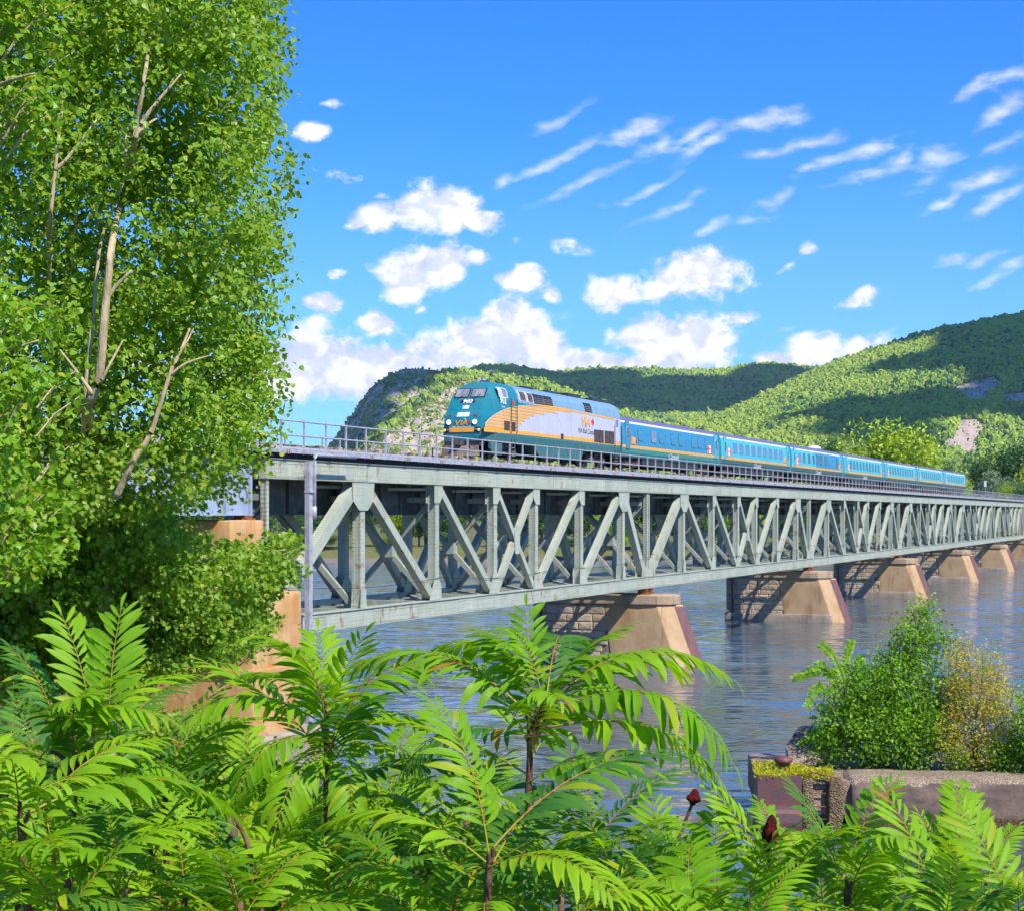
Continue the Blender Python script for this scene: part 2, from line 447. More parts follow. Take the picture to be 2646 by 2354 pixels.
MT['sumac'] = sumac_material()
MT['poplar'] = leaf_material('poplar_leaf', (0.20, 0.36, 0.032), (0.29, 0.46, 0.042), (0.46, 0.51, 0.07), 0.55, 0.42, 0.4, amt=.93)
MT['poplar_near'] = leaf_material('poplar_leaf_near', (0.18, 0.36, 0.020), (0.26, 0.45, 0.028), (0.44, 0.46, 0.05), 0.5, 0.42, 0.4, amt=.93)
MT['bush'] = leaf_material('elm_leaf', (0.075, 0.22, 0.014), (0.16, 0.33, 0.018), (0.26, 0.43, 0.02), 0.42, 0.45, 0.35, amt=.85)
MT['bush_tip'] = leaf_material('young_elm_leaf', (0.19, 0.41, 0.012), (0.30, 0.50, 0.018), None, 0.45)
MT['dry_bush'] = leaf_material('yellowing_leaf', (0.30, 0.42, 0.03), (0.52, 0.48, 0.05), (0.62, 0.34, 0.08), 0.4, amt=.7)
MT['moss'] = leaf_material('yellow_stonecrop', (0.48, 0.47, 0.015), (0.38, 0.43, 0.02), (0.60, 0.48, 0.02), 0.3)
MT['far_yellow'] = leaf_material('far_yellow_green', (0.30, 0.42, 0.02), (0.40, 0.52, 0.025), (0.19, 0.30, 0.02), 0.35, amt=.8)
MT['far_green'] = leaf_material('far_green', (0.045, 0.125, 0.022), (0.075, 0.17, 0.03), (0.03, 0.09, 0.02), 0.3, amt=.75)
MT['far_grey'] = leaf_material('far_willow', (0.16, 0.24, 0.12), (0.22, 0.29, 0.16), (0.11, 0.18, 0.09), 0.3, amt=.8)
MT['far_mid'] = leaf_material('far_mid_green', (0.08, 0.17, 0.05), (0.11, 0.21, 0.06), (0.05, 0.12, 0.04), 0.3, amt=.8)


def forest_material():
    m, t = newmat('hill_forest')
    g = t.n('ShaderNodeNewGeometry'); oi = t.n('ShaderNodeObjectInfo')
    r = oi.outputs['Random']
    col = t.mix(r, c4((0.14, 0.26, 0.05)), c4((0.36, 0.47, 0.06)))
    col = t.mix(t.math('GREATER_THAN', t.math('FRACT', t.math('MULTIPLY', r, 9.7)), 0.90), col, c4((0.29, 0.33, 0.06)))
    col = t.mix(t.math('LESS_THAN', t.math('FRACT', t.math('MULTIPLY', r, 5.3)), 0.16), col, c4((0.045, 0.11, 0.05)))
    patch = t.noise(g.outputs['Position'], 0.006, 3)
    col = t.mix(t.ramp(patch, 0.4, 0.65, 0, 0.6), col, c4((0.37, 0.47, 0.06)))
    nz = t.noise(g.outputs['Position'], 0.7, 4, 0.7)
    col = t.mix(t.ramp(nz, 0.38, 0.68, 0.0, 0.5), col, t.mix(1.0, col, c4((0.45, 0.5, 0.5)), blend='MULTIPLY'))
    out(t, bsdf(t, col, 0.8, 0, 0.1, bump(t, nz, 0.8, 1.5)).outputs[0])
    return m


MT['forest'] = forest_material()


def hill_material():
    m, t = newmat('hillside')
    g = t.n('ShaderNodeNewGeometry')
    at = t.n('ShaderNodeAttribute', attribute_name='rock')
    P = g.outputs['Position']
    nz = t.noise(P, 0.05, 8, 0.68)
    str_ = t.noise(t.mapping(P, rot=(0, R(25), 0), sc=(1, 1, 0.35)), 0.09, 7, 0.7)
    rock = t.mix(t.ramp(str_, 0.46, 0.74), c4((0.84, 0.66, 0.53)), c4((0.38, 0.28, 0.25)))
    scrub = t.mix(nz, c4((0.09, 0.16, 0.025)), c4((0.26, 0.32, 0.04)))
    f = t.ramp(t.math('ADD', at.outputs['Fac'], t.math('MULTIPLY', t.math('SUBTRACT', nz, 0.5), 1.9)), 0.44, 0.60)
    col = t.mix(f, scrub, rock)
    out(t, bsdf(t, col, 0.92, 0, 0.1, bump(t, t.math('ADD', str_, t.noise(P, 0.25, 6, 0.7)), 1.0, 9.0)).outputs[0])
    return m


MT['hill'] = hill_material()


def water_material():
    m, t = newmat('river_water')
    g = t.n('ShaderNodeNewGeometry')
    P = g.outputs['Position']
    def slopes(rot, sc, scale, k):
        nd = t.n('ShaderNodeTexNoise')
        t.put(nd.inputs['Vector'], t.mapping(P, rot=(0, 0, R(rot)), sc=sc))
        nd.inputs['Scale'].default_value = scale; nd.inputs['Detail'].default_value = 3; nd.inputs['Roughness'].default_value = 0.6
        return t.vmath('MULTIPLY', t.vmath('SUBTRACT', nd.outputs[1], (0.5, 0.5, 0.5)), (k * 0.6, k, 0))
    c = t.noise(t.mapping(P, rot=(0, 0, R(-5)), sc=(0.30, 1.0, 1)), 0.045, 4, 0.6)
    st = t.ramp(c, 0.36, 0.64, 0.5, 1.0)
    sv = t.vmath('ADD', slopes(-10, (0.30, 1.2, 1), 1.1, 1.1), slopes(12, (0.4, 1.3, 1), 0.22, 0.34))
    sc_ = t.n('ShaderNodeVectorMath', operation='SCALE'); t.put(sc_.inputs[0], sv); t.put(sc_.inputs[3], st)
    nrm = t.vmath('NORMALIZE', t.vmath('ADD', sc_.outputs[0], (0, 0, 1)))
    col = t.mix(t.ramp(c, 0.3, 0.7), c4((0.062, 0.075, 0.066)), c4((0.075, 0.130, 0.180)))
    out(t, bsdf(t, col, 0.06, 0, 0.5, nrm, IOR=1.42).outputs[0])
    return m


MT['water'] = water_material()


def ground_material():
    m, t = newmat('river_bank')
    g = t.n('ShaderNodeNewGeometry')
    P = g.outputs['Position']
    col = t.mix(t.ramp(t.noise(P, 0.35, 7, 0.65), 0.35, 0.65), c4((0.10, 0.15, 0.03)), c4((0.17, 0.13, 0.075)))
    s = t.n('ShaderNodeSeparateXYZ'); t.put(s.inputs[0], P)
    col = t.mix(t.ramp(t.math('ADD', s.outputs[2], t.noise(P, 0.8, 4)), 0.6, 1.3, 1, 0), col, c4((0.19, 0.16, 0.13)))
    out(t, bsdf(t, col, 0.95, 0, 0.1, bump(t, t.noise(P, 3, 8, 0.7), 0.9, 0.2)).outputs[0])
    return m


MT['ground'] = ground_material()


# ------------------------------------------------------------------ mesh helpers
COL = scene.collection


class MB:
    """collects simple shapes, builds one mesh"""
    def __init__(self):
        self.v, self.f, self.m, self.mats = [], [], [], []

    def mi(self, mat):
        if mat not in self.mats:
            self.mats.append(mat)
        return self.mats.index(mat)

    def add(self, verts, faces, mat):
        b = len(self.v)
        self.v.extend(tuple(p) for p in verts)
        k = self.mi(mat)
        for f in faces:
            self.f.append(tuple(b + i for i in f))
            self.m.append(k)
        return self

    def box(self, x0, x1, y0, y1, z0, z1, mat):
        vs = [(x0, y0, z0), (x1, y0, z0), (x1, y1, z0), (x0, y1, z0), (x0, y0, z1), (x1, y0, z1), (x1, y1, z1), (x0, y1, z1)]
        return self.add(vs, [(0, 3, 2, 1), (4, 5, 6, 7), (0, 1, 5, 4), (1, 2, 6, 5), (2, 3, 7, 6), (3, 0, 4, 7)], mat)

    def prism(self, pts, axis, a, b, mat):
        """polygon pts (2-D) pushed along an axis from a to b"""
        n = len(pts)

        def p3(q, d):
            if axis == 'x': return (d, q[0], q[1])
            if axis == 'y': return (q[0], d, q[1])
            return (q[0], q[1], d)
        vs = [p3(q, a) for q in pts] + [p3(q, b) for q in pts]
        fs = [tuple(range(n))[::-1], tuple(range(n, 2 * n))]
        fs += [(i, (i + 1) % n, n + (i + 1) % n, n + i) for i in range(n)]
        return self.add(vs, fs, mat)

    def beam(self, p, q, wy, wz, mat, up=(0, 0, 1)):
        """square bar from p to q"""
        p, q = Vector(p), Vector(q)
        d = (q - p).normalized()
        u = Vector(up)
        if abs(d.dot(u)) > 0.98:
            u = Vector((0, 1, 0))
        s = d.cross(u).normalized() * wy / 2
        u2 = s.cross(d).normalized() * wz / 2
        vs = [p - s - u2, p + s - u2, p + s + u2, p - s + u2, q - s - u2, q + s - u2, q + s + u2, q - s + u2]
        return self.add(vs, [(0, 1, 2, 3), (7, 6, 5, 4), (0, 4, 5, 1), (1, 5, 6, 2), (2, 6, 7, 3), (3, 7, 4, 0)], mat)

    def tube(self, pts, rad, mat, n=8, cap=True):
        pts = [Vector(p) for p in pts]
        if not hasattr(rad, '__len__'):
            rad = [rad] * len(pts)
        b = len(self.v)
        vs, fs = [], []
        for i, p in enumerate(pts):
            a = pts[min(i + 1, len(pts) - 1)] - pts[max(i - 1, 0)]
            a = a.normalized() if a.length > 1e-9 else Vector((0, 0, 1))
            ref = Vector((0, 0, 1)) if abs(a.z) < 0.9 else Vector((1, 0, 0))
            e1 = a.cross(ref).normalized(); e2 = a.cross(e1)
            for k in range(n):
                t = 2 * math.pi * k / n
                vs.append(p + (e1 * math.cos(t) + e2 * math.sin(t)) * rad[i])
        for i in range(len(pts) - 1):
            for k in range(n):
                fs.append((i * n + k, i * n + (k + 1) % n, (i + 1) * n + (k + 1) % n, (i + 1) * n + k))
        if cap:
            fs.append(tuple(range(n))[::-1]); fs.append(tuple((len(pts) - 1) * n + k for k in range(n)))
        return self.add(vs, fs, mat)

    def lathe(self, prof, mat, n=20, at=(0, 0, 0), axis='z'):
        vs, fs = [], []
        for r, z in prof:
            for k in range(n):
                t = 2 * math.pi * k / n
                c, s = r * math.cos(t), r * math.sin(t)
                q = (c, s, z) if axis == 'z' else ((z, c, s) if axis == 'x' else (c, z, s))
                vs.append((q[0] + at[0], q[1] + at[1], q[2] + at[2]))
        for i in range(len(prof) - 1):
            for k in range(n):
                fs.append((i * n + k, i * n + (k + 1) % n, (i + 1) * n + (k + 1) % n, (i + 1) * n + k))
        fs.append(tuple(range(n))[::-1]); fs.append(tuple((len(prof) - 1) * n + k for k in range(n)))
        return self.add(vs, fs, mat)

    def mesh(self, name, smooth=False):
        me = bpy.data.meshes.new(name)
        me.from_pydata(self.v, [], self.f)
        for m in self.mats:
            me.materials.append(MT[m] if isinstance(m, str) else m)
        me.polygons.foreach_set('material_index', self.m)
        if smooth:
            me.polygons.foreach_set('use_smooth', [True] * len(self.f))
        me.update()
        return me


def bevel_mesh(me, width, segs=2, angle=40):
    import bmesh
    bm = bmesh.new(); bm.from_mesh(me)
    bmesh.ops.remove_doubles(bm, verts=bm.verts, dist=1e-5)
    es = [e for e in bm.edges if len(e.link_faces) == 2 and e.calc_face_angle(0) > R(angle)]
    bmesh.ops.bevel(bm, geom=es, offset=width, segments=segs, affect='EDGES', profile=0.6)
    bm.to_mesh(me); bm.free()
    return me


def rough_mesh(me, cuts, amp, freq, seed=0, smooth=True):
    """broken, weathered surface: cut the mesh finer and push it about"""
    import bmesh
    bm = bmesh.new(); bm.from_mesh(me)
    bmesh.ops.remove_doubles(bm, verts=bm.verts, dist=1e-5)
    for _ in range(cuts):
        long_ = [e for e in bm.edges if e.calc_length() > amp * 2.0]
        bmesh.ops.subdivide_edges(bm, edges=long_, cuts=1, use_grid_fill=True)
    bm.normal_update()
    for v in bm.verts:
        q = v.co * freq + Vector((seed, seed * 2.3, 0))
        d_ = mnoise.fractal(q, 0.8, 2.1, 5)
        v.co += v.normal * d_ * amp
    for f in bm.faces:
        f.smooth = smooth
    bm.to_mesh(me); bm.free()
    return me


def obj(name, data, parent=None, loc=(0, 0, 0), rot=(0, 0, 0), sc=(1, 1, 1), **props):
    if isinstance(data, MB):
        data = data.mesh(name)
    o = bpy.data.objects.new(name, data)
    COL.objects.link(o)
    o.location = loc
    o.rotation_euler = rot
    o.scale = sc
    if parent is not None:
        o.parent = parent
    for k, v in props.items():
        if v is not None:
            o[k] = v
    return o


def thing(name, label, category, loc=(0, 0, 0), rz=0.0, group=None, data=None):
    return obj(name, data, None, loc, (0, 0, rz), label=label, category=category, group=group)


def arrays_mesh(name, verts, faces, mats, smooth=False, midx=None):
    """fast mesh from numpy: faces is (n,k)"""
    me = bpy.data.meshes.new(name)
    nv, (nf, k) = len(verts), faces.shape
    me.vertices.add(nv)
    me.vertices.foreach_set('co', np.ascontiguousarray(verts, dtype=np.float32).ravel())
    me.loops.add(nf * k)
    me.loops.foreach_set('vertex_index', np.ascontiguousarray(faces, dtype=np.int32).ravel())
    me.polygons.add(nf)
    me.polygons.foreach_set('loop_start', np.arange(0, nf * k, k, dtype=np.int32))
    me.polygons.foreach_set('loop_total', np.full(nf, k, dtype=np.int32))
    for m in mats:
        me.materials.append(MT[m])
    if midx is not None:
        me.polygons.foreach_set('material_index', np.ascontiguousarray(midx, dtype=np.int32))
    me.polygons.foreach_set('use_smooth', np.full(nf, smooth))
    me.update(calc_edges=True)
    return me


def at(x, y, Y):
    """point seen at photo position (x, y) that stands Y metres ahead"""
    return Vector(((x - CX) / FPX * Y, Y, EYE - (y - HORIZON) / FPX * Y))



# ------------------------------------------------------------------ the clouds in view: a far shell, cloud cover measured per direction
def cloud_shell():
    az = np.linspace(-0.72, 0.72, 420)
    el = np.concatenate([np.linspace(-0.004, 0.36, 150), np.linspace(0.37, 0.60, 40)])
    A, E = np.meshgrid(az, el)
    rad = 15000.0
    P = np.stack([np.sin(A) * np.cos(E), np.cos(A) * np.cos(E), np.sin(E)], -1)
    flat = P.reshape(-1, 3)
    wv = np.array([mnoise.turbulence_vector(Vector(q) * 21.0, 4, False)[:] for q in flat]).reshape(A.shape + (3,))
    Aw, Ew = A + wv[..., 0] * 0.009, E + wv[..., 1] * 0.007

    def union(items):
        f = np.full(A.shape, -4.0)
        for x, y, a, b, rot, wgt in items:
            ca, ce = ang(x, y)
            c_, s_ = math.cos(R(rot)), math.sin(R(rot))
            dx, dy = Aw - ca, Ew - ce
            u_ = (dx * c_ + dy * s_) / (a / FPX); v_ = (-dx * s_ + dy * c_) / (b / FPX)
            g = wgt - 0.9 * wgt * np.sqrt(u_ * u_ + v_ * v_)
            h = np.clip(0.12 - np.abs(f - g), 0, None) / 0.12
            f = np.maximum(f, g) + h * h * h * 0.02
        return f
    cum = union([(c[0], c[1], c[2] * (1.32 if c[1] > 855 else 1.15), c[3] * (1.22 if c[1] > 855 else 1.15), c[4], c[5]) for c in CUMULUS])
    stk = union([((a + c) / 2, (b + d_) / 2, math.hypot(c - a, d_ - b) * 0.62, th * 1.08, math.degrees(math.atan2(b - d_, c - a)), wg) for a, b, c, d_, th, wg in STREAKS])
    # loose cloud of the same kind beyond the frame's edges
    out_ = (np.abs(A) > 0.34) | (E > 0.33)
    loose = np.array([mnoise.fractal(Vector((q[0], q[1], q[2] * 1.8)) * 7.0, 0.8, 2.0, 3) for q in flat]).reshape(A.shape)
    cum = np.where(out_, np.maximum(cum, loose * 1.7 - 0.35), cum)
    ids = np.arange(A.size).reshape(A.shape)
    f = np.stack([ids[:-1, :-1], ids[1:, :-1], ids[1:, 1:], ids[:-1, 1:]], -1).reshape(-1, 4)
    me = arrays_mesh('sky', P.reshape(-1, 3) * rad, f, [], True)
    for nm, v in (('cum', cum), ('stk', stk)):
        a = me.attributes.new(nm, 'FLOAT', 'POINT'); a.data.foreach_set('value', v.ravel().astype(np.float32))
    m, t = newmat('cloud_cover')
    m.cycles.emission_sampling = 'NONE'
    tcn = t.n('ShaderNodeTexCoord')
    d_ = t.vmath('NORMALIZE', tcn.outputs['Object'])
    sp = t.n('ShaderNodeSeparateXYZ'); t.put(sp.inputs[0], d_)
    cbn = t.n('ShaderNodeCombineXYZ')
    t.put(cbn.inputs[0], t.math('ARCTAN2', sp.outputs[0], sp.outputs[1])); t.put(cbn.inputs[1], t.math('ARCSINE', sp.outputs[2]))
    p2 = cbn.outputs[0]
    A1 = t.n('ShaderNodeAttribute', attribute_name='cum').outputs['Fac']
    A2 = t.n('ShaderNodeAttribute', attribute_name='stk').outputs['Fac']
    fb = t.noise(t.mapping(p2, sc=(1, 1.25, 1)), 46, 8, 0.60, 0.25)
    fb2 = t.noise(t.mapping(p2, sc=(1, 1.25, 1)), 130, 5, 0.6)
    fine = t.math('ADD', t.math('MULTIPLY', t.math('SUBTRACT', fb, 0.5), 1.05), t.math('MULTIPLY', t.math('SUBTRACT', fb2, 0.5), 0.38))
    body = t.math('ADD', A1, fine)
    cden = t.ramp(body, 0.24, 0.60)
    sfine = t.noise(t.mapping(p2, rot=(0, 0, R(-25)), sc=(1, 2.4, 1)), 70, 7, 0.62)
    sden = t.ramp(t.math('ADD', A2, t.math('MULTIPLY', t.math('SUBTRACT', sfine, 0.5), 0.95)), 0.06, 0.85, 0.0, 0.70)
    den = t.math('MAXIMUM', cden, sden)
    fbs = t.noise(t.mapping(t.vmath('ADD', p2, (0.012, 0.016, 0)), sc=(1, 1.25, 1)), 46, 8, 0.60, 0.25)
    relief = t.ramp(t.math('SUBTRACT', fb, fbs), -0.14, 0.12)  # cloud self-shading painted in from a sunward noise offset
    thick = t.ramp(body, 0.45, 1.15)
    cl = t.mix(t.math('MAXIMUM', t.math('MULTIPLY', relief, 1.0), t.math('MULTIPLY', thick, 0.45)), c4((0.50, 0.55, 0.74)), c4((0.80, 0.80, 0.84)))
    em = t.n('ShaderNodeEmission'); t.put(em.inputs[0], cl); em.inputs[1].default_value = 1.0
    tr = t.n('ShaderNodeBsdfTransparent')
    mx = t.n('ShaderNodeMixShader'); t.put(mx.inputs[0], den); t.put(mx.inputs[1], tr.outputs[0]); t.put(mx.inputs[2], em.outputs[0])
    out(t, mx.outputs[0])
    me.materials.append(m)
    obj('sky', me, None, (0, 0, EYE), kind='structure')


cloud_shell()

# ------------------------------------------------------------------ bridge frame: s along, t across (away from camera), z up
ROT = math.pi / 2 - TH
SPAN = 54.0
TANT = math.tan(TH)
_Y1 = 40.9 / (TANT - (1676 - CX) / FPX)
J1 = Vector(((1676 - CX) / FPX * _Y1, _Y1, 0))
BASE = J1 - U * SPAN


def bw(s, t, z=0.0):
    p = BASE + U * s - N * t
    return Vector((p.x, p.y, z))


def on_plane(x, y, t):
    """photo position to (s, z) on the upright plane t = const of the bridge"""
    k = (x - CX) / FPX
    b0 = BASE - N * t
    s = (k * b0.y - b0.x) / (U.x - k * U.y)
    Y = b0.y + U.y * s
    return s, EYE - (y - HORIZON) / FPX * Y


WATER_Z = -0.45
# ------------------------------------------------------------------ ground, river
SHX = [-3000, -400, -150, -40, -16, -9.0, -6, 0, 10, 40, 400, 3000]
SHY = [2500, 620, 300, 130, 86, 67.5, 52, 42, 38, 35, 20, 0]


def spaced(dense0, dense1, step, far, grow=1.25):
    a = list(np.arange(dense0, dense1 + 1e-6, step))
    s_, v_ = step, dense1
    up = []
    while v_ < far[1]:
        s_ *= grow; v_ += s_; up.append(v_)
    s_, v_ = step, dense0
    dn = []
    while v_ > far[0]:
        s_ *= grow; v_ -= s_; dn.append(v_)
    return np.array(dn[::-1] + a + up)


gx = spaced(-60, 60, 2.0, (-4400, 4400))
gy = np.concatenate([spaced(-20, 130, 2.0, (-400, 131))[:-1], np.arange(136, 372, 8.0), np.arange(372, 432, 2.5), 440 * 1.12 ** np.arange(0, 25)])
GX, GY = np.meshgrid(gx, gy)
near_y = np.interp(GX, SHX, SHY)
dn_ = (near_y - GY) * 0.8
wob = np.sin(GX * .37 + GY * .11) * .5 + np.sin(GX * .13 - GY * .29 + 1) * .5
far_y = 386 + 6 * np.sin(GX * 0.021) + 3 * np.sin(GX * 0.07 + 1)
df_ = GY - far_y
z_near = np.where(dn_ > 0, np.minimum(WATER_Z + dn_ * 0.235 + .12 * wob * np.clip(dn_, 0, 2), 8.7), np.maximum(WATER_Z + dn_ * 0.5, -4))
z_far = np.where(df_ > 0, WATER_Z + np.minimum(df_ * 0.22, 3.2) + .15 * wob, np.maximum(WATER_Z + df_ * 0.4, -4))
GZ = np.maximum(z_near, z_far)
# railway embankment on the far bank
rel = np.stack([GX - BASE.x, GY - BASE.y], -1)
sg = rel @ np.array([U.x, U.y]); tg = -(rel @ np.array([N.x, N.y]))
emb = np.clip(12.6 - np.maximum(np.abs(tg - 3) - 5, 0) * 0.6, -5, 13) * np.clip((sg - 334) / 10, 0, 1)
GZ = np.maximum(GZ, np.where(sg > 334, emb, -9))
GZ = np.where(GY > 3000, np.minimum(GZ, 4), GZ)
ny_, nx_ = GX.shape
idx = np.arange(ny_ * nx_).reshape(ny_, nx_)
gf = np.stack([idx[:-1, :-1], idx[:-1, 1:], idx[1:, 1:], idx[1:, :-1]], -1).reshape(-1, 4)
ground = obj('ground', arrays_mesh('ground', np.stack([GX, GY, GZ], -1).reshape(-1, 3), gf, ['ground'], True), kind='structure')
water_me = MB().add([(-2500, 15, WATER_Z), (2500, 15, WATER_Z), (2500, 420, WATER_Z), (-2500, 420, WATER_Z)], [(0, 1, 2, 3)], 'water')
obj('river', water_me, kind='structure')


# ------------------------------------------------------------------ hills
def gnoise(x, y, seed):
    r_ = np.random.default_rng(seed)
    z = np.zeros_like(x)
    for k in range(6):
        f = 0.004 * 1.9 ** k
        for _ in range(3):
            a, ph = r_.uniform(0, 6.28), r_.uniform(0, 6.28)
            z += np.sin((x * math.cos(a) + y * math.sin(a)) * f + ph) / (1.75 ** k)
    return z / 3


def hill(name, ridge, foot_y, Yf, Yr, relief, seed, g_pow, rock_fn, nx=170, nv=70):
    xs = np.linspace(ridge[0][0], ridge[-1][0], nx)
    ry = np.interp(xs, [p[0] for p in ridge], [p[1] for p in ridge])
    # soften the polyline a little
    for _ in range(2):
        ry[1:-1] = (ry[:-2] + 2 * ry[1:-1] + ry[2:]) / 4
    vv = np.concatenate([np.linspace(0, 1, nv), [1.06, 1.15, 1.3]])
    A, V = np.meshgrid(xs, vv)
    RY = np.broadcast_to(ry, A.shape)
    Y = Yf + (Yr - Yf) * np.minimum(V, 1.3)
    g = np.minimum(V, 1) ** g_pow
    py = foot_y + (RY - foot_y) * g
    X = (A - CX) / FPX * Y
    Z = EYE + (HORIZON - py) / FPX * Y
    n = gnoise(X, Y, seed)
    Z = Z + n * relief * np.sin(np.clip(V, 0, 1) * math.pi) ** 0.8
    if name == 'cliff_hill':
        for fq, am in ((0.02, 9.0), (0.045, 6.0), (0.1, 3.0)):
            Z = Z + am * np.sin(X * fq * 1.3 + 2.1 * np.sin(Y * fq * .7) + Z * fq) * np.sin(Y * fq + 1.7 * np.sin(X * fq * .9) - Z * fq * 1.4) * np.clip(V * 6, 0, 1) * np.clip((1 - V) * 12, 0, 1)
    back = V > 1.001
    Zr = np.broadcast_to((EYE + (HORIZON - ry) / FPX * Yr), A.shape)
    Z = np.where(back, Zr * (1 - (V - 1) * 2.4), Z)
    Z = np.maximum(Z, 0.0)
    Z[0] = -3
    ids = np.arange(A.size).reshape(A.shape)
    f = np.stack([ids[:-1, :-1], ids[:-1, 1:], ids[1:, 1:], ids[1:, :-1]], -1).reshape(-1, 4)
    me = arrays_mesh(name, np.stack([X, Y, Z], -1).reshape(-1, 3), f, ['hill'], True)
    rk = rock_fn(A, EYE * 0 + HORIZON - (Z - EYE) / Y * FPX)
    a = me.attributes.new('rock', 'FLOAT', 'POINT')
    a.data.foreach_set('value', rk.ravel().astype(np.float32))
    o = obj(name, me, kind='structure')
    return o, X, Y, Z, rk


def inpoly(px, py, poly):
    r_ = np.zeros(px.shape, bool)
    n = len(poly)
    for i in range(n):
        x0, y0 = poly[i]; x1, y1 = poly[(i + 1) % n]
        c = ((y0 > py) != (y1 > py)) & (px < (x1 - x0) * (py - y0) / ((y1 - y0) + 1e-12) + x0)
        r_ ^= c
    return r_


def rock_cliff(px, py):
    left = np.clip((1200 - px - (py - 1000) * 0.35) / 120, 0, 1) * 0.52
    low = np.clip((py - 965) / 40, 0, 1) * np.clip((1400 - px) / 160, 0, 1) * np.clip((1215 - py) / 30, 0, 1)
    green = np.clip(1 - np.abs(py - (1010 - (px - 1090) * 0.75 + 26)) / 30, 0, 1) * 0.5
    base = np.maximum(left, low * 0.60) - green
    base = np.where(py > 1205, 0.0, base)
    return np.clip(base, 0, 1)


def rock_right(px, py):
    r_ = np.zeros(px.shape)
    for poly in ([(2440, 1010), (2475, 1000), (2520, 985), (2560, 975), (2592, 990), (2570, 1010), (2540, 1040), (2505, 1042), (2480, 1020)],
                 [(2575, 1022), (2610, 1015), (2680, 1012), (2700, 1045), (2640, 1050), (2590, 1045)],
                 [(2412, 1168), (2462, 1124), (2480, 1088), (2524, 1082), (2546, 1104), (2522, 1140), (2530, 1186), (2492, 1184), (2480, 1164), (2450, 1160)],
                 [(2560, 1110), (2600, 1094), (2650, 1090), (2650, 1104), (2605, 1106), (2570, 1125)]):
        r_ = np.maximum(r_, inpoly(px, py, poly) * 0.85)
    return r_


RIDGE_A = [(700, 1330), (780, 1262), (840, 1165), (870, 1125), (905, 1080), (935, 1035), (960, 1000), (1000, 972), (1045, 953), (1100, 955),
           (1160, 961), (1230, 968), (1330, 975), (1430, 1000), (1560, 1050), (1700, 1110), (1850, 1190), (2000, 1300)]
RIDGE_B = [(1080, 1150), (1150, 1020), (1190, 975), (1215, 957), (1250, 946), (1330, 950), (1390, 960), (1440, 966), (1500, 958), (1600, 955),
           (1700, 958), (1800, 962), (1880, 958), (1940, 946), (1990, 942), (2060, 948), (2120, 958), (2250, 975), (2500, 990), (2800, 1010), (3200, 1100)]
RIDGE_C = [(1380, 1300), (1480, 1190), (1600, 1130), (1720, 1102), (1850, 1078), (1950, 1035), (2050, 986), (2110, 960), (2200, 925), (2300, 893), (2400, 860),
           (2440, 849), (2500, 840), (2560, 828), (2600, 818), (2646, 815), (2760, 800), (2900, 815), (3100, 870), (3400, 1000)]
hb = hill('wooded_hill_ridge', RIDGE_B, 1250, 2900, 4600, 34, 5, 0.85, lambda a, b: np.zeros(a.shape))
ha = hill('cliff_hill', RIDGE_A, 1332, 1900, 2900, 16, 3, 0.62, rock_cliff, 300, 150)
hc = hill('wooded_hill', RIDGE_C, 1332, 1300, 3100, 24, 8, 0.72, rock_right, 330, 150)


def forest(name, H, spacing, dens, label, size, seed, keep=None):
    """tree crowns scattered over the slope that faces the river"""
    _, X, Y, Z, rk = H
    r_ = np.random.default_rng(seed)
    nv_ = X.shape[0] - 2
    p00 = np.stack([X[:nv_ - 1, :-1], Y[:nv_ - 1, :-1], Z[:nv_ - 1, :-1]], -1).reshape(-1, 3)
    p10 = np.stack([X[:nv_ - 1, 1:], Y[:nv_ - 1, 1:], Z[:nv_ - 1, 1:]], -1).reshape(-1, 3)
    p01 = np.stack([X[1:nv_, :-1], Y[1:nv_, :-1], Z[1:nv_, :-1]], -1).reshape(-1, 3)
    area = np.linalg.norm(np.cross(p10 - p00, p01 - p00), axis=1)
    rr = rk[:nv_ - 1, :-1].reshape(-1)
    pxm = CX + p00[:, 0] / p00[:, 1] * FPX
    ok = (pxm > 500) & (pxm < 2950)
    n = area / (spacing ** 2) * dens * np.where(rr > 0.7, 0.06, np.where(rr > 0.3, 0.34, 1.0)) * ok
    cnt = r_.poisson(n)
    ii = np.repeat(np.arange(len(cnt)), cnt)
    a, b = r_.random((len(ii), 1)), r_.random((len(ii), 1))
    P = p00[ii] + (p10[ii] - p00[ii]) * a + (p01[ii] - p00[ii]) * b
    print(name, len(P))
    me = bpy.data.meshes.new(name)
    me.vertices.add(len(P))
    me.vertices.foreach_set('co', P.astype(np.float32).ravel())
    s_ = size * r_.lognormal(0, 0.34, len(P)) * np.where(rr[ii] > 0.3, 0.55, 1.0)
    at_ = me.attributes.new('size', 'FLOAT', 'POINT'); at_.data.foreach_set('value', s_.astype(np.float32))
    ar_ = me.attributes.new('turn', 'FLOAT', 'POINT'); ar_.data.foreach_set('value', (r_.random(len(P)) * 6.28).astype(np.float32))
    ai_ = me.attributes.new('pick', 'INT', 'POINT'); ai_.data.foreach_set('value', r_.integers(0, 5, len(P)).astype(np.int32))
    me.update()
    o = obj(name, me, kind='stuff', label=label, category='forest')
    mod = o.modifiers.new('trees', 'NODES')
    mod.node_group = forest_nodes()
    return o


_fn = None


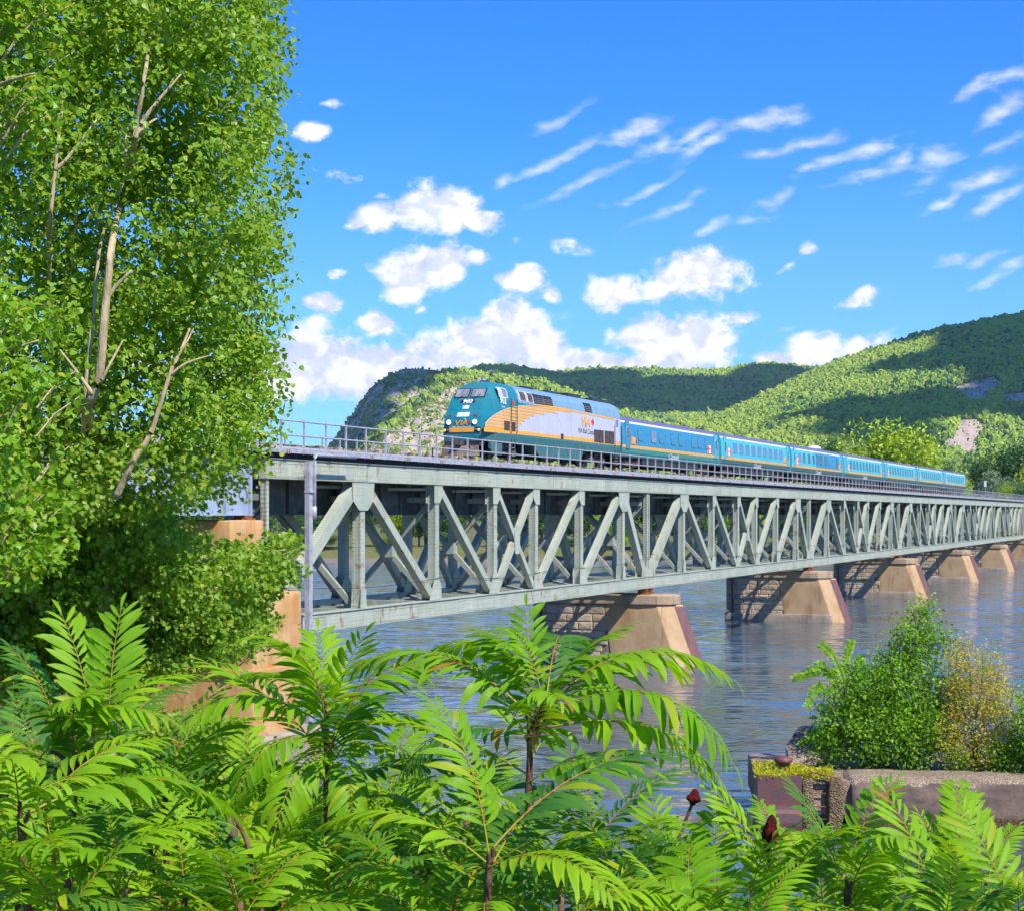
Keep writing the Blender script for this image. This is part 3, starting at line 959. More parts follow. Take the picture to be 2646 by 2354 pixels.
def forest_nodes():
    global _fn
    if _fn:
        return _fn
    src = bpy.data.collections.new('crown_shapes')     # five lumpy crowns, only ever drawn as copies
    for k in range(5):
        import bmesh
        bm = bmesh.new()
        bmesh.ops.create_icosphere(bm, subdivisions=2, radius=1.0)
        for v in bm.verts:
            d_ = 0.75 + 0.55 * mnoise.noise(v.co * 2.3 + Vector((k * 7, 3, 1))) + 0.35 * mnoise.noise(v.co * 5.1 + Vector((k * 3, 9, 4)))
            v.co = Vector((v.co.x * d_, v.co.y * d_, v.co.z * d_ * (1.0 + 0.12 * k) + 0.75))
        me = bpy.data.meshes.new('crown_shape')
        bm.to_mesh(me); bm.free()
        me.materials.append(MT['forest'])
        src.objects.link(bpy.data.objects.new('crown_shape', me))
    ng = bpy.data.node_groups.new('scatter_crowns', 'GeometryNodeTree')
    ng.interface.new_socket('Geometry', in_out='INPUT', socket_type='NodeSocketGeometry')
    ng.interface.new_socket('Geometry', in_out='OUTPUT', socket_type='NodeSocketGeometry')
    N_ = ng.nodes; L = ng.links
    gi, go = N_.new('NodeGroupInput'), N_.new('NodeGroupOutput')
    ci = N_.new('GeometryNodeCollectionInfo'); ci.inputs['Collection'].default_value = src
    ci.inputs['Separate Children'].default_value = True
    ip = N_.new('GeometryNodeInstanceOnPoints'); ip.inputs['Pick Instance'].default_value = True

    def attr(nm, ty):
        a = N_.new('GeometryNodeInputNamedAttribute'); a.data_type = ty; a.inputs['Name'].default_value = nm
        return a.outputs['Attribute']
    cx = N_.new('ShaderNodeCombineXYZ')
    L.new(attr('turn', 'FLOAT'), cx.inputs[2])
    L.new(gi.outputs[0], ip.inputs['Points']); L.new(ci.outputs[0], ip.inputs['Instance'])
    L.new(attr('pick', 'INT'), ip.inputs['Instance Index'])
    L.new(cx.outputs[0], ip.inputs['Rotation']); L.new(attr('size', 'FLOAT'), ip.inputs['Scale'])
    L.new(ip.outputs[0], go.inputs[0])
    _fn = ng
    return ng


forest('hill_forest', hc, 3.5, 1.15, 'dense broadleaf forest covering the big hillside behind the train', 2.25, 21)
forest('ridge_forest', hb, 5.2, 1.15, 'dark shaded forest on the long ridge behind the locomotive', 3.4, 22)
forest('cliff_scrub', ha, 4.8, 1.0, 'scattered trees and scrub growing over the bare rock cliff hill', 2.8, 23)


def cloud_over(name, label, pts, size, seed, alt=2300.0):
    """a heaped cloud out of frame, up towards the sun from the hillside points it shades"""
    import bmesh
    bm = bmesh.new()
    r_ = random.Random(seed)
    cs = []
    for x, y, Y, rx, ry in pts:
        P = at(x, y, Y)
        k = (alt - P.z) / SUN_DIR.z
        C = P + SUN_DIR * k
        cs.append((C, rx, ry))
        for j in range(7):
            a = r_.uniform(0, 6.28); q = r_.uniform(0, 0.62)
            m_ = Matrix.Translation(C + Vector((math.cos(a) * q * rx, math.sin(a) * q * ry, r_.uniform(-20, 60)))) @ Matrix.Diagonal((rx * r_.uniform(.4, .62), ry * r_.uniform(.4, .62), r_.uniform(45, 90), 1))
            bmesh.ops.create_icosphere(bm, subdivisions=3, radius=1.0, matrix=m_)
    for v in bm.verts:
        q = v.co / 160
        v.co += Vector((mnoise.noise(q), mnoise.noise(q + Vector((9, 0, 0))), mnoise.noise(q + Vector((0, 9, 0))))) * (55 if pts[0][3] > 60 else 22)
    me = bpy.data.meshes.new(name)
    for f in bm.faces:
        f.smooth = True
    bm.to_mesh(me); bm.free()
    me.materials.append(MT['cloudwhite'])
    c0 = cs[0][0]
    me.transform(Matrix.Translation(-c0))
    thing(name, label, 'cloud', c0, 0, None, me)


MT['cloudwhite'] = M('cloud_white', (0.9, 0.9, 0.92), None, 1, 1.0, 0.0)
cloud_over('cloud', 'white cumulus cloud above the frame shading the upper end of the big hill',
           [(2620, 900, 2850, 230, 330), (2560, 960, 2600, 150, 260), (2520, 1040, 2200, 120, 160), (2700, 1020, 2300, 150, 300), (2760, 860, 2900, 220, 300), (2600, 835, 3040, 170, 150), (2700, 815, 3080, 200, 150), (2510, 865, 2980, 90, 110)], 1, 1)
cloud_over('cloud', 'small cumulus cloud above the frame shading the middle of the big hill',
           [(2335, 1010, 2250, 72, 140), (2400, 1060, 2000, 52, 100), (2350, 1040, 2100, 60, 90)], 1, 2)
cloud_over('cloud', 'broad cumulus cloud above the frame shading the long dark ridge',
           [(1300, 970, 4300, 330, 420), (1600, 985, 4200, 330, 380), (1850, 985, 4200, 300, 380), (2050, 975, 4300, 260, 380), (1450, 1010, 4000, 260, 200), (1750, 1000, 4000, 260, 220)], 1, 3)
cloud_over('cloud', 'cumulus cloud above the frame shading the upper face of the cliff hill',
           [(960, 1000, 2650, 36, 110), (900, 1070, 2400, 34, 100), (930, 1035, 2525, 36, 100), (1000, 980, 2720, 36, 90), (1040, 966, 2790, 36, 80), (860, 1120, 2250, 30, 80), (880, 1095, 2320, 30, 90), (1080, 960, 2830, 45, 60), (1120, 957, 2860, 45, 50)], 1, 4)


# ------------------------------------------------------------------ the railway bridge
PN = [0.0, 9.1, 17.6, 25.5, 31.9, 39.9, 48.4, 54.0]
ZB0, ZB1, ZT0, ZT1 = 5.11, 5.96, 12.05, 12.95
TRUSS_T = 5.4                                            # far truss stands this far behind the near one
ORD = ['first', 'second', 'third', 'fourth', 'fifth', 'sixth']
_cache = {}


def member_mesh(L, w_, d_):
    """riveted box member lying along x: flange plates front and back, webs set in between"""
    k = (round(L, 2), w_, d_)
    if k not in _cache:
        m = MB()
        m.box(0, L, 0, .03, -w_ / 2, w_ / 2, 'green')
        m.box(0, L, d_ - .03, d_, -w_ / 2, w_ / 2, 'green')
        for s_ in (-1, 1):
            z = s_ * (w_ / 2 - .035)
            m.box(0, L, .03, d_ - .03, z - .015, z + .015, 'green')
            # the angle irons along the edges
            m.box(0, L, .03, .09, z - s_ * .0 - .03, z + .03, 'green')
            m.box(0, L, d_ - .09, d_ - .03, z - .03, z + .03, 'green')
        _cache[k] = m.mesh('member')
    return _cache[k]


def gusset_mesh(pts, key):
    if key not in _cache:
        m = MB()
        m.prism(pts, 'y', -.03, -.004, 'green')
        m.prism(pts, 'y', .464, .49, 'green')
        _cache[key] = m.mesh('gusset_plate')
    return _cache[key]


def chord_mesh():
    if 'chord' not in _cache:
        m = MB()
        for z0, z1 in ((ZT0, ZT1), (ZB0, ZB1)):
            m.box(0.02, SPAN - .02, 0, .52, z0 + .04, z1 - .04, 'green')
            m.box(0.02, SPAN - .02, -.09, .61, z1 - .04, z1, 'green')
            m.box(0.02, SPAN - .02, -.07, .59, z0, z0 + .04, 'green')
            x = .1
            while x < SPAN:                                # row of rivet heads under the cover plates
                x += .45
        _cache['chord'] = m.mesh('truss')
    return _cache['chord']


def plate_mesh(L, h, kind):
    k = ('plate', round(L, 2), round(h, 2), kind)
    if k not in _cache:
        m = MB()
        m.box(0.012, L - .012, -.016, -.002, 0, h, 'green')
        if kind == 1:                                       # flat plate framed by strips
            for a, b in ((0.02, .16), (h - .16, h - .02)):
                m.box(.03, L - .03, -.030, -.017, a, b, 'green')
            m.box(.03, .18, -.030, -.017, .18, h - .18, 'green'); m.box(L - .18, L - .03, -.030, -.017, .18, h - .18, 'green')
        _cache[k] = m.mesh('chord_plate')
    return _cache[k]


def strut(parent, name, p, q, w_, d_):
    """member in the truss plane from (s, z) to (s, z)"""
    L = math.hypot(q[0] - p[0], q[1] - p[1])
    return obj(name, member_mesh(L, w_, d_), parent, (p[0], .02, p[1]), (0, -math.atan2(q[1] - p[1], q[0] - p[0]), 0))


def truss(parent, t0, near):
    tr = obj('truss', chord_mesh(), parent, (0, t0, 0))
    zt, zb = ZT0 - .02, ZB1 + .02
    for i in range(1, 7):
        strut(tr, 'vertical', (PN[i], zb), (PN[i], zt), .46, .44)
    for s_ in (.2, SPAN - .2):
        strut(tr, 'vertical', (s_, zb), (s_, zt), .22, .30)
    diag = [((.55, zb - .1), (PN[1] - .25, zt), .62, .46), ((PN[7] - .55, zb - .1), (PN[6] + .25, zt), .62, .46),
            ((PN[1] + .3, zt), (PN[2] - .25, zb), .46, .40), ((PN[2] + .2, zt), (PN[3] - .25, zb), .42, .38),
            ((PN[6] - .3, zt), (PN[5] + .25, zb), .46, .40), ((PN[5] - .2, zt), (PN[4] + .25, zb), .42, .38),
            ((PN[3] + .2, zt), (PN[4] - .25, zb), .34, .34), ((PN[3] + .25, zb), (PN[4] - .2, zt), .34, .345)]
    for p, q, w_, d_ in diag:
        strut(tr, 'diagonal', p, q, w_, d_)
    big = [(-1.15, 0), (1.15, 0), (1.0, -.9), (.45, -1.35), (-.45, -1.35), (-1.05, -.9)]
    sml = [(-.42, 0), (.62, 0), (.62, -.55), (.2, -.95), (-.42, -.95)]
    lowg = [(-1.0, 0), (.45, 0), (.45, .75), (.1, 1.15), (-.35, 1.15)]
    lowd = [(-1.05, 0), (1.05, 0), (.5, 1.0), (-.5, 1.0)]
    for i in (1, 6):
        obj('gusset_plate', gusset_mesh(big, 'big'), tr, (PN[i], 0, zt))
        obj('gusset_plate', gusset_mesh([(-.33, 0), (.33, 0), (.24, .9), (-.24, .9)], 'foot'), tr, (PN[i], 0, zb))
    for i in (2, 3, 4, 5):
        obj('gusset_plate', gusset_mesh(sml, 'sml'), tr, (PN[i], .004, zt), sc=(1 if i < 4 else -1, 1, 1))
        obj('gusset_plate', gusset_mesh(lowg, 'lowg'), tr, (PN[i], .004, zb), sc=(1 if i < 4 else -1, 1, 1))
    mid = (PN[3] + PN[4]) / 2
    obj('gusset_plate', gusset_mesh([(-.3, -.85), (.3, -.85), (.42, 0), (.3, .85), (-.3, .85), (-.42, 0)], 'xg'), tr, (mid, .004, (zt + zb) / 2))
    for s_, sg_ in ((0, 1), (SPAN, -1)):
        obj('gusset_plate', gusset_mesh([(.04, 0), (1.7, 0), (1.25, .9), (.04, .55)], 'end'), tr, (s_, .004, zb), sc=(sg_, 1, 1))
    if near:
        cuts = [0.05, 4.6, 9.6, 14.4, 19.6, 24.3, 29.8, 34.6, 39.6, 44.4, 49.4, 53.95]
        for a, b, kd in zip(cuts[:-1], cuts[1:], [1, 1, 0, 0, 1, 0, 0, 1, 0, 1, 1]):
            obj('chord_plate', plate_mesh(b - a, .80, kd), tr, (a, 0, ZT0 + .05))
        cuts = [0.05, 5.4, 10.2, 15.4, 20.2, 25.4, 30.2, 35.4, 40.4, 45.0, 53.95]
        for a, b, kd in zip(cuts[:-1], cuts[1:], [1, 0, 1, 0, 1, 0, 0, 1, 0, 1]):
            obj('chord_plate', plate_mesh(b - a, .75, kd), tr, (a, 0, ZB0 + .05))
    return tr


def sway_mesh():
    if 'sway' not in _cache:
        m = MB()
        g = 'green_shaded'
        m.beam((0, .5, 6.0), (0, 5.35, 11.1), .22, .26, g)
        m.beam((.14, .5, 11.1), (.14, 5.35, 6.0), .22, .26, g)
        m.beam((0, .45, 11.25), (0, 5.4, 11.25), .3, .28, g)
        m.beam((0, .45, 5.72), (0, 5.4, 5.72), .34, .34, g)
        m.box(-.14, .14, .5, 5.4, 12.0, 12.85, g)
        m.box(-.25, .28, 2.55, 3.3, 8.2, 8.9, g)
        _cache['sway'] = m.mesh('sway_frame')
    return _cache['sway']


def lateral_mesh(L, n):
    k = ('lat', round(L, 2))
    if k not in _cache:
        m = MB()
        g = 'green_shaded'
        m.beam((.2, .5, 5.75), (L - .2, 5.4, 5.75), .22, .16, g)
        m.beam((.2, 5.4, 5.52), (L - .2, .5, 5.52), .22, .16, g)
        for q in range(1, 5):
            m.beam((L * q / 5, .5, 5.62), (L * q / 5, 5.4, 5.62), .12, .2, g)
        _cache[k] = m.mesh('lateral_brace')
    return _cache[k]


def upper_lateral_mesh(L):
    k = ('ulat', round(L, 2))
    if k not in _cache:
        m = MB()
        m.beam((.2, .5, 11.70), (L - .2, 5.4, 11.70), .18, .14, 'green_shaded')
        m.beam((.2, 5.4, 11.80), (L - .2, .5, 11.80), .18, .14, 'green_shaded')
        _cache[k] = m.mesh('upper_lateral')
    return _cache[k]


def girder_mesh(L, z0, z1, mat, th=.05, fl=.22, step=2.3):
    m = MB()
    m.box(0, L, -th / 2, th / 2, z0 + .05, z1 - .05, mat)
    for z in (z0, z1 - .05):
        m.box(0, L, -fl, fl, z, z + .05, mat)
    n = max(2, int(L / step))
    for i in range(n + 1):
        x = .06 + (L - .12) * i / n
        for s_ in (-1, 1):
            y = s_ * (th / 2 + .002)
            m.box(x - .07, x + .07, min(y, y + s_ * .14), max(y, y + s_ * .14), z0 + .052, z1 - .052, mat)
    return m.mesh('plate_girder')


RAIL_Z = 13.75
TRACK_T = 2.9


def post_mesh():
    if 'post' not in _cache:
        m = MB()
        m.box(-.045, .045, -.035, .035, 0, 1.46, 'galv')
        m.box(-.10, .06, .032, .05, -.08, .34, 'galv')
        m.box(-.10, -.05, .052, .14, .04, .30, 'galv')
        _cache['post'] = m.mesh('post')
    return _cache['post']


def railing(parent, L, t, s0=0.0, step=2.0, skew=1):
    m = MB()
    for z in (13.98, 14.62):
        m.tube([(0, 0, z), (L, 0, z)], .042, 'galv', 6)
    r_ = obj('railing', m, parent, (s0, t, 0))
    n = int(round(L / step))
    rr = random.Random(int(s0 * 10) + 3)
    for i in range(n):
        x = step * (i + .5) + rr.uniform(-.07, .07)
        obj('post', post_mesh(), r_, (x, 0, 13.22), (0, rr.uniform(-.012, .012), 0), (1, skew, 1))
    return r_


def tie_mesh():
    if 'tie' not in _cache:
        m = MB()
        m.box(-.17, .17, 0, 6.5, 13.37, 13.60, 'timber')
        _cache['tie'] = bevel_mesh(m.mesh('tie'), .012, 1)
    return _cache['tie']


def deck(parent, L):
    m = MB()
    m.box(0.01, L - .01, -.10, 6.55, 12.965, 13.17, 'tar')
    m.box(0.01, L - .01, -.16, 6.6, 13.172, 13.26, 'tar')
    m.box(0.01, L - .01, 1.15, 4.65, 13.262, 13.50, 'tar')
    m.box(0.01, L - .01, 1.35, 1.55, 13.502, 13.66, 'tar')
    m.box(0.01, L - .01, 4.25, 4.45, 13.502, 13.66, 'tar')
    d_ = obj('deck', m, parent)
    w_ = MB()
    w_.box(0.01, L - .01, -.305, -.28, 13.19, 13.36, 'galv')         # outer channel of the walkway
    w_.box(0.01, L - .01, -.279, -.18, 13.335, 13.36, 'galv')
    w_.box(0.01, L - .01, -.279, -.18, 13.19, 13.215, 'galv')
    w_.box(0.01, L - .01, -.165, -.135, 13.38, 13.48, 'galv')
    w_.box(0.01, L - .01, -.13, .95, 13.30, 13.345, 'timber')
    w_.box(0.01, L - .01, 5.75, 6.7, 13.30, 13.345, 'timber')
    w_.box(0.01, L - .01, 6.71, 6.74, 13.15, 13.42, 'galv')
    wk = obj('walkway', w_, parent)
    rr = random.Random(5)
    n = int(L / 2.0)
    for i in range(n):
        obj('tie', tie_mesh(), d_, (2.0 * i + .62 + rr.uniform(-.2, .2), -.12 + rr.uniform(-.03, .05), rr.uniform(-.01, .03)), (0, 0, rr.uniform(-.02, .02)))
        if i % 2 == 0:
            if 'cleat' not in _cache:
                q = MB().box(-.16, .16, -.012, 0, -.10, .12, 'galv').box(-.13, -.07, -.03, -.012, -.1, .1, 'rusty').box(.05, .12, -.03, -.012, -.1, .1, 'rusty')
                _cache['cleat'] = q.mesh('splice_cleat')
            obj('splice_cleat', _cache['cleat'], wk, (2.0 * i + 1.4, -.307, 13.255))
    for t_ in (TRACK_T - .75, TRACK_T + .75):
        q = MB()
        q.prism([(-.07, 13.61), (.07, 13.61), (.02, 13.64), (.02, 13.70), (.036, 13.71), (.036, 13.75), (-.036, 13.75), (-.036, 13.71), (-.02, 13.70), (-.02, 13.64)], 'x', 0, L, 'railsteel')
        obj('rail', q, parent, (0, t_, 0))


cable_me = MB().tube([(SPAN * i / 24, -.06, 7.35 - .55 * math.sin(math.pi * ((i * 3) % 24) / 24.0) * .5 - .25 * math.sin(math.pi * i / 24)) for i in range(25)], .014, 'blackmetal', 5).mesh('cable')
_gm = girder_mesh(SPAN - .1, 10.45, 12.90, 'grimy_shaded')
for i in range(6):
    nm = ORD[i]
    sp = thing('bridge_span', {0: 'pale green steel truss span nearest the poplar, its end post beside the steel column',
                               1: 'second green truss span, between the first and second piers from the front',
                               2: 'third green truss span of the railway bridge, under the middle coaches',
                               3: 'fourth green truss span of the railway bridge, with rusty streaked diagonals',
                               4: 'fifth green truss span, under the last coach and beyond',
                               5: 'farthest green truss span, reaching the picture edge'}[i], 'bridge', bw(SPAN * i, 0), ROT, 'truss spans of the railway bridge')
    truss(sp, 0.0, True)
    truss(sp, TRUSS_T, False)
    for k in range(8):
        obj('sway_frame', sway_mesh(), sp, (PN[k] + (.3 if k == 0 else -.3 if k == 7 else 0), 0, 0))
    for k in range(7):
        obj('lateral_brace', lateral_mesh(PN[k + 1] - PN[k], k), sp, (PN[k], 0, 0))
        obj('upper_lateral', upper_lateral_mesh(PN[k + 1] - PN[k]), sp, (PN[k], 0, 0))
    for t_ in (1.75, 4.05):
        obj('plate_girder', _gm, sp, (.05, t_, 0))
    deck(sp, SPAN)
    railing(sp, SPAN, -.22)
    railing(sp, SPAN, 6.62, skew=-1)
    obj('cable', cable_me, sp)

# approach girder on the left
ap = thing('girder_span', 'blue grey plate girder approach span half hidden behind the poplar leaves', 'bridge', bw(-40, 0), ROT)
for t_ in (.3, 5.4):
    obj('plate_girder', girder_mesh(39.1, 10.45, 12.9, 'girder_blue', .06, .25, 1.9), ap, (0, t_, 0))
deck(ap, 40.0)
railing(ap, 40.0, -.22)
railing(ap, 40.0, 6.62, skew=-1)
gr = MB()                                                  # looping graffiti strokes on the girder web
for x0, z0, k in ((38.2, 12.2, 0), (37.4, 11.8, 1), (36.4, 12.1, 2), (35.2, 11.6, 3), (34.0, 12.0, 4), (38.55, 11.3, 5), (36.8, 11.15, 6)):
    pts = []
    for a in range(15):
        u_ = a / 14 * 2 * math.pi * (0.45 + .06 * k)
        pts.append((x0 + .32 * math.cos(u_ + k), .235, z0 + .34 * math.sin(u_ + k)))
    gr.tube(pts, .016, 'blackmetal', 5)
obj('graffiti', gr, ap)


# ------------------------------------------------------------------ piers
def stone_meshes():
    ms = []
    r_ = random.Random(4)
    for k in range(6):
        m = MB()
        j = [r_.uniform(-.035, .03) for _ in range(9)]
        c_ = .06
        back = [(0, 0, 0), (0, 1, 0), (0, 1, 1), (0, 0, 1)]
        lip = [(-.05, .012, .02), (-.05, .988, .02), (-.05, .988, .98), (-.05, .012, .98)]
        front = [(-.12 + j[0], c_, .12), (-.12 + j[1], 1 - c_, .12), (-.12 + j[2], 1 - c_, .88), (-.12 + j[3], c_, .88)]
        mid = [(-.155 + j[4], .5 + j[5], .5 + j[6])]
        fs = [(a, (a + 1) % 4, 4 + (a + 1) % 4, 4 + a) for a in range(4)] + [(4 + a, 4 + (a + 1) % 4, 8 + (a + 1) % 4, 8 + a) for a in range(4)]
        fs += [(8 + a, 8 + (a + 1) % 4, 12) for a in range(4)]
        m.add(back + lip + front + mid, fs, 'stone')
        ms.append(m.mesh('stone'))
    return ms


STONES = stone_meshes()


def pier(i, label, rows=True):
    p = thing('bridge_pier', label, 'pier', bw(SPAN * i, 0), ROT, 'river piers under the bridge')
    hw, far, cap0, cap1 = 1.5, 8.46, 3.95, 4.67
    rr = random.Random(30 + i)
    # masonry core
    m = MB().box(-hw, hw, 2.3, far, -2.5, cap0 - .004, 'mortar')
    obj('core', m, p)
    # concrete end with the ice-breaking nose; edges lean outward towards the river bed
    zb = -2.5
    k = (cap0 - zb)
    sh0, sh1 = -1.1, -1.1 - (1.53 * k / 4.4)
    tip0, tip1 = -2.6, -2.6 - (1.6 * k / 4.4)
    c_ = MB()
    o_ = .07                                                # the casing stands a little proud of the stone
    T = [(-hw - o_, 2.9, cap0), (-hw - o_, sh0, cap0), (0, tip0, cap0), (hw + o_, sh0, cap0), (hw + o_, 2.9, cap0)]
    B = [(-hw - o_, 2.0, zb), (-hw - o_, sh1, zb), (0, tip1, zb), (hw + o_, sh1, zb), (hw + o_, 2.0, zb)]
    c_.add(T + B, [(0, 1, 2, 3, 4)[::-1], (5, 6, 7, 8, 9)] + [(a, (a + 1) % 5, 5 + (a + 1) % 5, 5 + a) for a in range(5)], 'pier_conc')
    me = c_.mesh('nose')
    bevel_mesh(me, .05, 2)
    rough_mesh(me, 3, .02, .8, i)
    nose = obj('nose', me, p)
    # steel nosing: two bent plates on the leading edge
    n_ = MB()
    for sg_ in (-1, 1):
        def q(z, f):
            a = (cap0 - z) / k
            tip = Vector((0, tip0 + (tip1 - tip0) * a, z)); sh = Vector((sg_ * (hw + o_), sh0 + (sh1 - sh0) * a, z))
            return tip + (sh - tip) * f
        outw = Vector((sg_ * .7, -.7, .15)) * .03
        v_ = [q(cap0 - .12, 0) + Vector((0, -.04, 0)), q(cap0 - .12, .34) + outw, q(zb, .34) + outw, q(zb, 0) + Vector((0, -.04, 0))]
        w_ = [q(cap0 - .12, 0) + Vector((0, .03, 0)), q(cap0 - .12, .34) - outw * .3, q(zb, .34) - outw * .3, q(zb, 0) + Vector((0, .03, 0))]
        n_.add(v_ + w_, [(0, 1, 2, 3), (7, 6, 5, 4), (0, 4, 5, 1), (1, 5, 6, 2), (2, 6, 7, 3), (3, 7, 4, 0)], 'nosing')
    obj('steel_nosing', n_, p)
    # footing ledge at the water line
    f_ = MB()
    zf = .55
    a = (cap0 - zf) / k
    tz, sz = tip0 + (tip1 - tip0) * a, sh0 + (sh1 - sh0) * a
    F = [(-hw - .2, far + .15), (-hw - .2, sz - .1), (0, tz + .35), (hw + .2, sz - .1), (hw + .2, far + .15)]
    f_.prism(F[::-1], 'z', -2.5, zf - .25, 'pier_base')
    me = f_.mesh('footing'); bevel_mesh(me, .06, 2); rough_mesh(me, 3, .035, .9, i + 5)
    obj('footing', me, p)
    # cap
    m = MB()
    C = [(-hw - .22, far + .1), (-hw - .22, -1.2), (-.5, -2.3), (.5, -2.3), (hw + .22, -1.2), (hw + .22, far + .1)]
    m.prism(C[::-1], 'z', cap0, cap1, 'pier_cap')
    me = m.mesh('cap'); bevel_mesh(me, .07, 2); rough_mesh(me, 3, .05, .7, i + 9)
    obj('cap', me, p)
    # bearings
    for t_ in (.26, TRUSS_T + .26):
        for s_ in (-.55, .55):
            b = MB()
            b.box(-.42, .42, -.42, .42, cap1 - .04, cap1 + .1, 'rusty')
            for xx in (-.28, -.09, .1, .28):
                b.box(xx - .03, xx + .03, -.3, .3, cap1 + .1, ZB0 - .06, 'rusty')
            b.box(-.36, .36, -.36, .36, ZB0 - .06, ZB0 - .002, 'rusty')
            obj('bearing', b, p, (s_, t_, 0))
    # dressed stones on the face towards the camera, each its own piece
    if rows:
        z, row = -.45, 0
        while z < cap0 - .1:
            h = min(rr.uniform(.47, .60), cap0 - .01 - z)
            if cap0 - z - h < .25:
                h = cap0 - .01 - z
            t_ = far + .02
            lim = 2.75 + rr.uniform(-.35, .55) - (z * .10)
            while t_ > lim + .3:
                L = rr.uniform(.75, 1.35)
                L = min(L, t_ - lim)
                if t_ - L - lim < .4:
                    L = t_ - lim
                obj('stone', rr.choice(STONES), p, (-hw - .002, t_ - L, z), sc=(rr.uniform(.35, .8), L - .02, h - .02))
                t_ -= L
            z += h
            row += 1
    # maroon strap near the far end of the stonework
    obj('iron_strap', MB().box(-hw - .2, -hw - .13, far - .75, far - .58, -.6, cap0 - .15, 'nosing'), p)
    return p


PL = ['stone and concrete pier with maroon nose closest to the camera', 'second river pier from the front, stone with maroon nose',
      'third river pier from the front with a pale concrete nose', 'fourth river pier, half hidden behind the third', 'fifth river pier from the front, smallest whole one',
      'last river pier at the picture edge with a painted base']
for i in range(1, 7):
    pier(i, PL[i - 1])

# pale graffiti block at the foot of the last pier
gb = thing('graffiti_block', 'small white painted concrete block with black lettering at the last pier', 'block', bw(SPAN * 6 - 2.2, -5.4, 0), ROT)
me = MB().box(-1.0, 1.0, -1.6, 1.2, -1.4, 2.0, 'offwhite').mesh('body'); bevel_mesh(me, .12, 2)
obj('body', me, gb)
q = MB()
for yy, zz in ((-.2, .75), (.35, .75)):
    q.box(-1.03, -1.003, yy - .25, yy + .25, zz + .35, zz + .5, 'blackmetal'); q.box(-1.03, -1.003, yy - .25, yy - .1, zz - .45, zz + .35, 'blackmetal'); q.box(-1.03, -1.003, yy - .25, yy + .25, zz - .6, zz - .45, 'blackmetal')
obj('lettering', q, gb)

# land pier that carries the first span and the approach girder
lp = thing('land_pier', 'orange stained concrete land pier behind the poplar, under the bridge end', 'pier', bw(0, 0), ROT)
m = MB().box(-3.45, .55, -1.5, 7.6, -1.0, 7.2, 'abut')
me = m.mesh('body'); bevel_mesh(me, .18, 3); rough_mesh(me, 3, .05, .6, 3)
obj('body', me, lp)
m = MB().box(-3.4, -.75, -.35, 7.0, 7.15, 10.25, 'abut')
me = m.mesh('bearing_wall'); bevel_mesh(me, .1, 2); rough_mesh(me, 3, .03, .6, 4)
obj('bearing_wall', me, lp)
m = MB().box(-3.62, .72, -1.66, 7.7, 3.85, 4.08, 'abut')
me = m.mesh('ledge'); bevel_mesh(me, .04, 2)
obj('ledge', me, lp)
m = MB().box(-4.1, 1.3, -2.2, 8.0, -1.5, 1.35, 'pier_base')
me = m.mesh('footing'); bevel_mesh(me, .15, 2); rough_mesh(me, 3, .08, .6, 5)
obj('footing', me, lp)
for t_ in (.3, 5.4):
    obj('bearing', MB().box(-1.7, -1.0, t_ - .4, t_ + .4, 10.2, 10.32, 'rusty').box(-1.6, -1.1, t_ - .3, t_ + .3, 10.32, 10.45, 'rusty'), lp)
obj('bearing', MB().box(-.2, 1.4, -.1, .7, ZB0 - .3, ZB0 - .01, 'rusty'), lp)

# steel column with a pipe in front of the first end post
s_c, z_top = on_plane(803, 1192, -.75)
pc = thing('steel_column', 'tall slim steel column with a bent pipe in front of the bridge end', 'column', bw(s_c, -.75, 0), ROT)
obj('column', MB().box(-.16, .16, -.015, .015, -.4, z_top, 'galv').box(-.16, -.13, .017, .22, -.4, z_top, 'galv').box(.13, .16, .017, .22, -.4, z_top, 'galv'), pc)
pz = z_top - .02
obj('pipe', MB().tube([(.24, -.05, 10.4), (.24, -.05, pz + .05), (.27, -.05, pz + .2), (.36, -.05, pz + .29), (.5, -.05, pz + .32), (4.2, -.05, pz + .33)], .085, 'galv', 10).mesh('pipe', True), pc)
obj('pipe_sleeve', MB().tube([(.24, -.05, 10.3), (.24, -.05, 10.85)], .11, 'galv', 10).mesh('pipe_sleeve', True), pc)
for zz in (5.0, 8.0, 11.5):
    obj('clamp', MB().box(-.18, .34, -.09, .24, zz - .04, zz + .04, 'galv'), pc)

# far abutment
fa = thing('far_abutment', 'far concrete abutment where the bridge meets the wooded bank', 'abutment', bw(SPAN * 6, 0), ROT)
me = MB().box(2.2, 14, -1.5, 8, -2, 12.9, 'pier_conc').mesh('wall'); bevel_mesh(me, .1, 2)
obj('wall', me, fa)


# ------------------------------------------------------------------ train
LOCO_W = 1.55
NEAR_T = TRACK_T - LOCO_W
RZ = RAIL_Z


def text_obj(name, body, size, parent, loc, rot, mat, shear=0.0, ext=.006, align='CENTER', sx_=1.0, bold=0.0):
    cu = bpy.data.curves.new(name, 'FONT')
    cu.body = body
    cu.size = size
    cu.extrude = ext
    cu.shear = shear
    cu.offset = bold
    cu.align_x = align
    cu.align_y = 'CENTER'
    cu.resolution_u = 3
    cu.materials.append(MT[mat])
    tmp = bpy.data.objects.new('lettering_source', cu)
    COL.objects.link(tmp)
    dg = bpy.context.evaluated_depsgraph_get()
    me_ = bpy.data.meshes.new_from_object(tmp.evaluated_get(dg))
    bpy.data.objects.remove(tmp)
    return obj(name, me_, parent, loc, rot, (sx_, 1, 1))


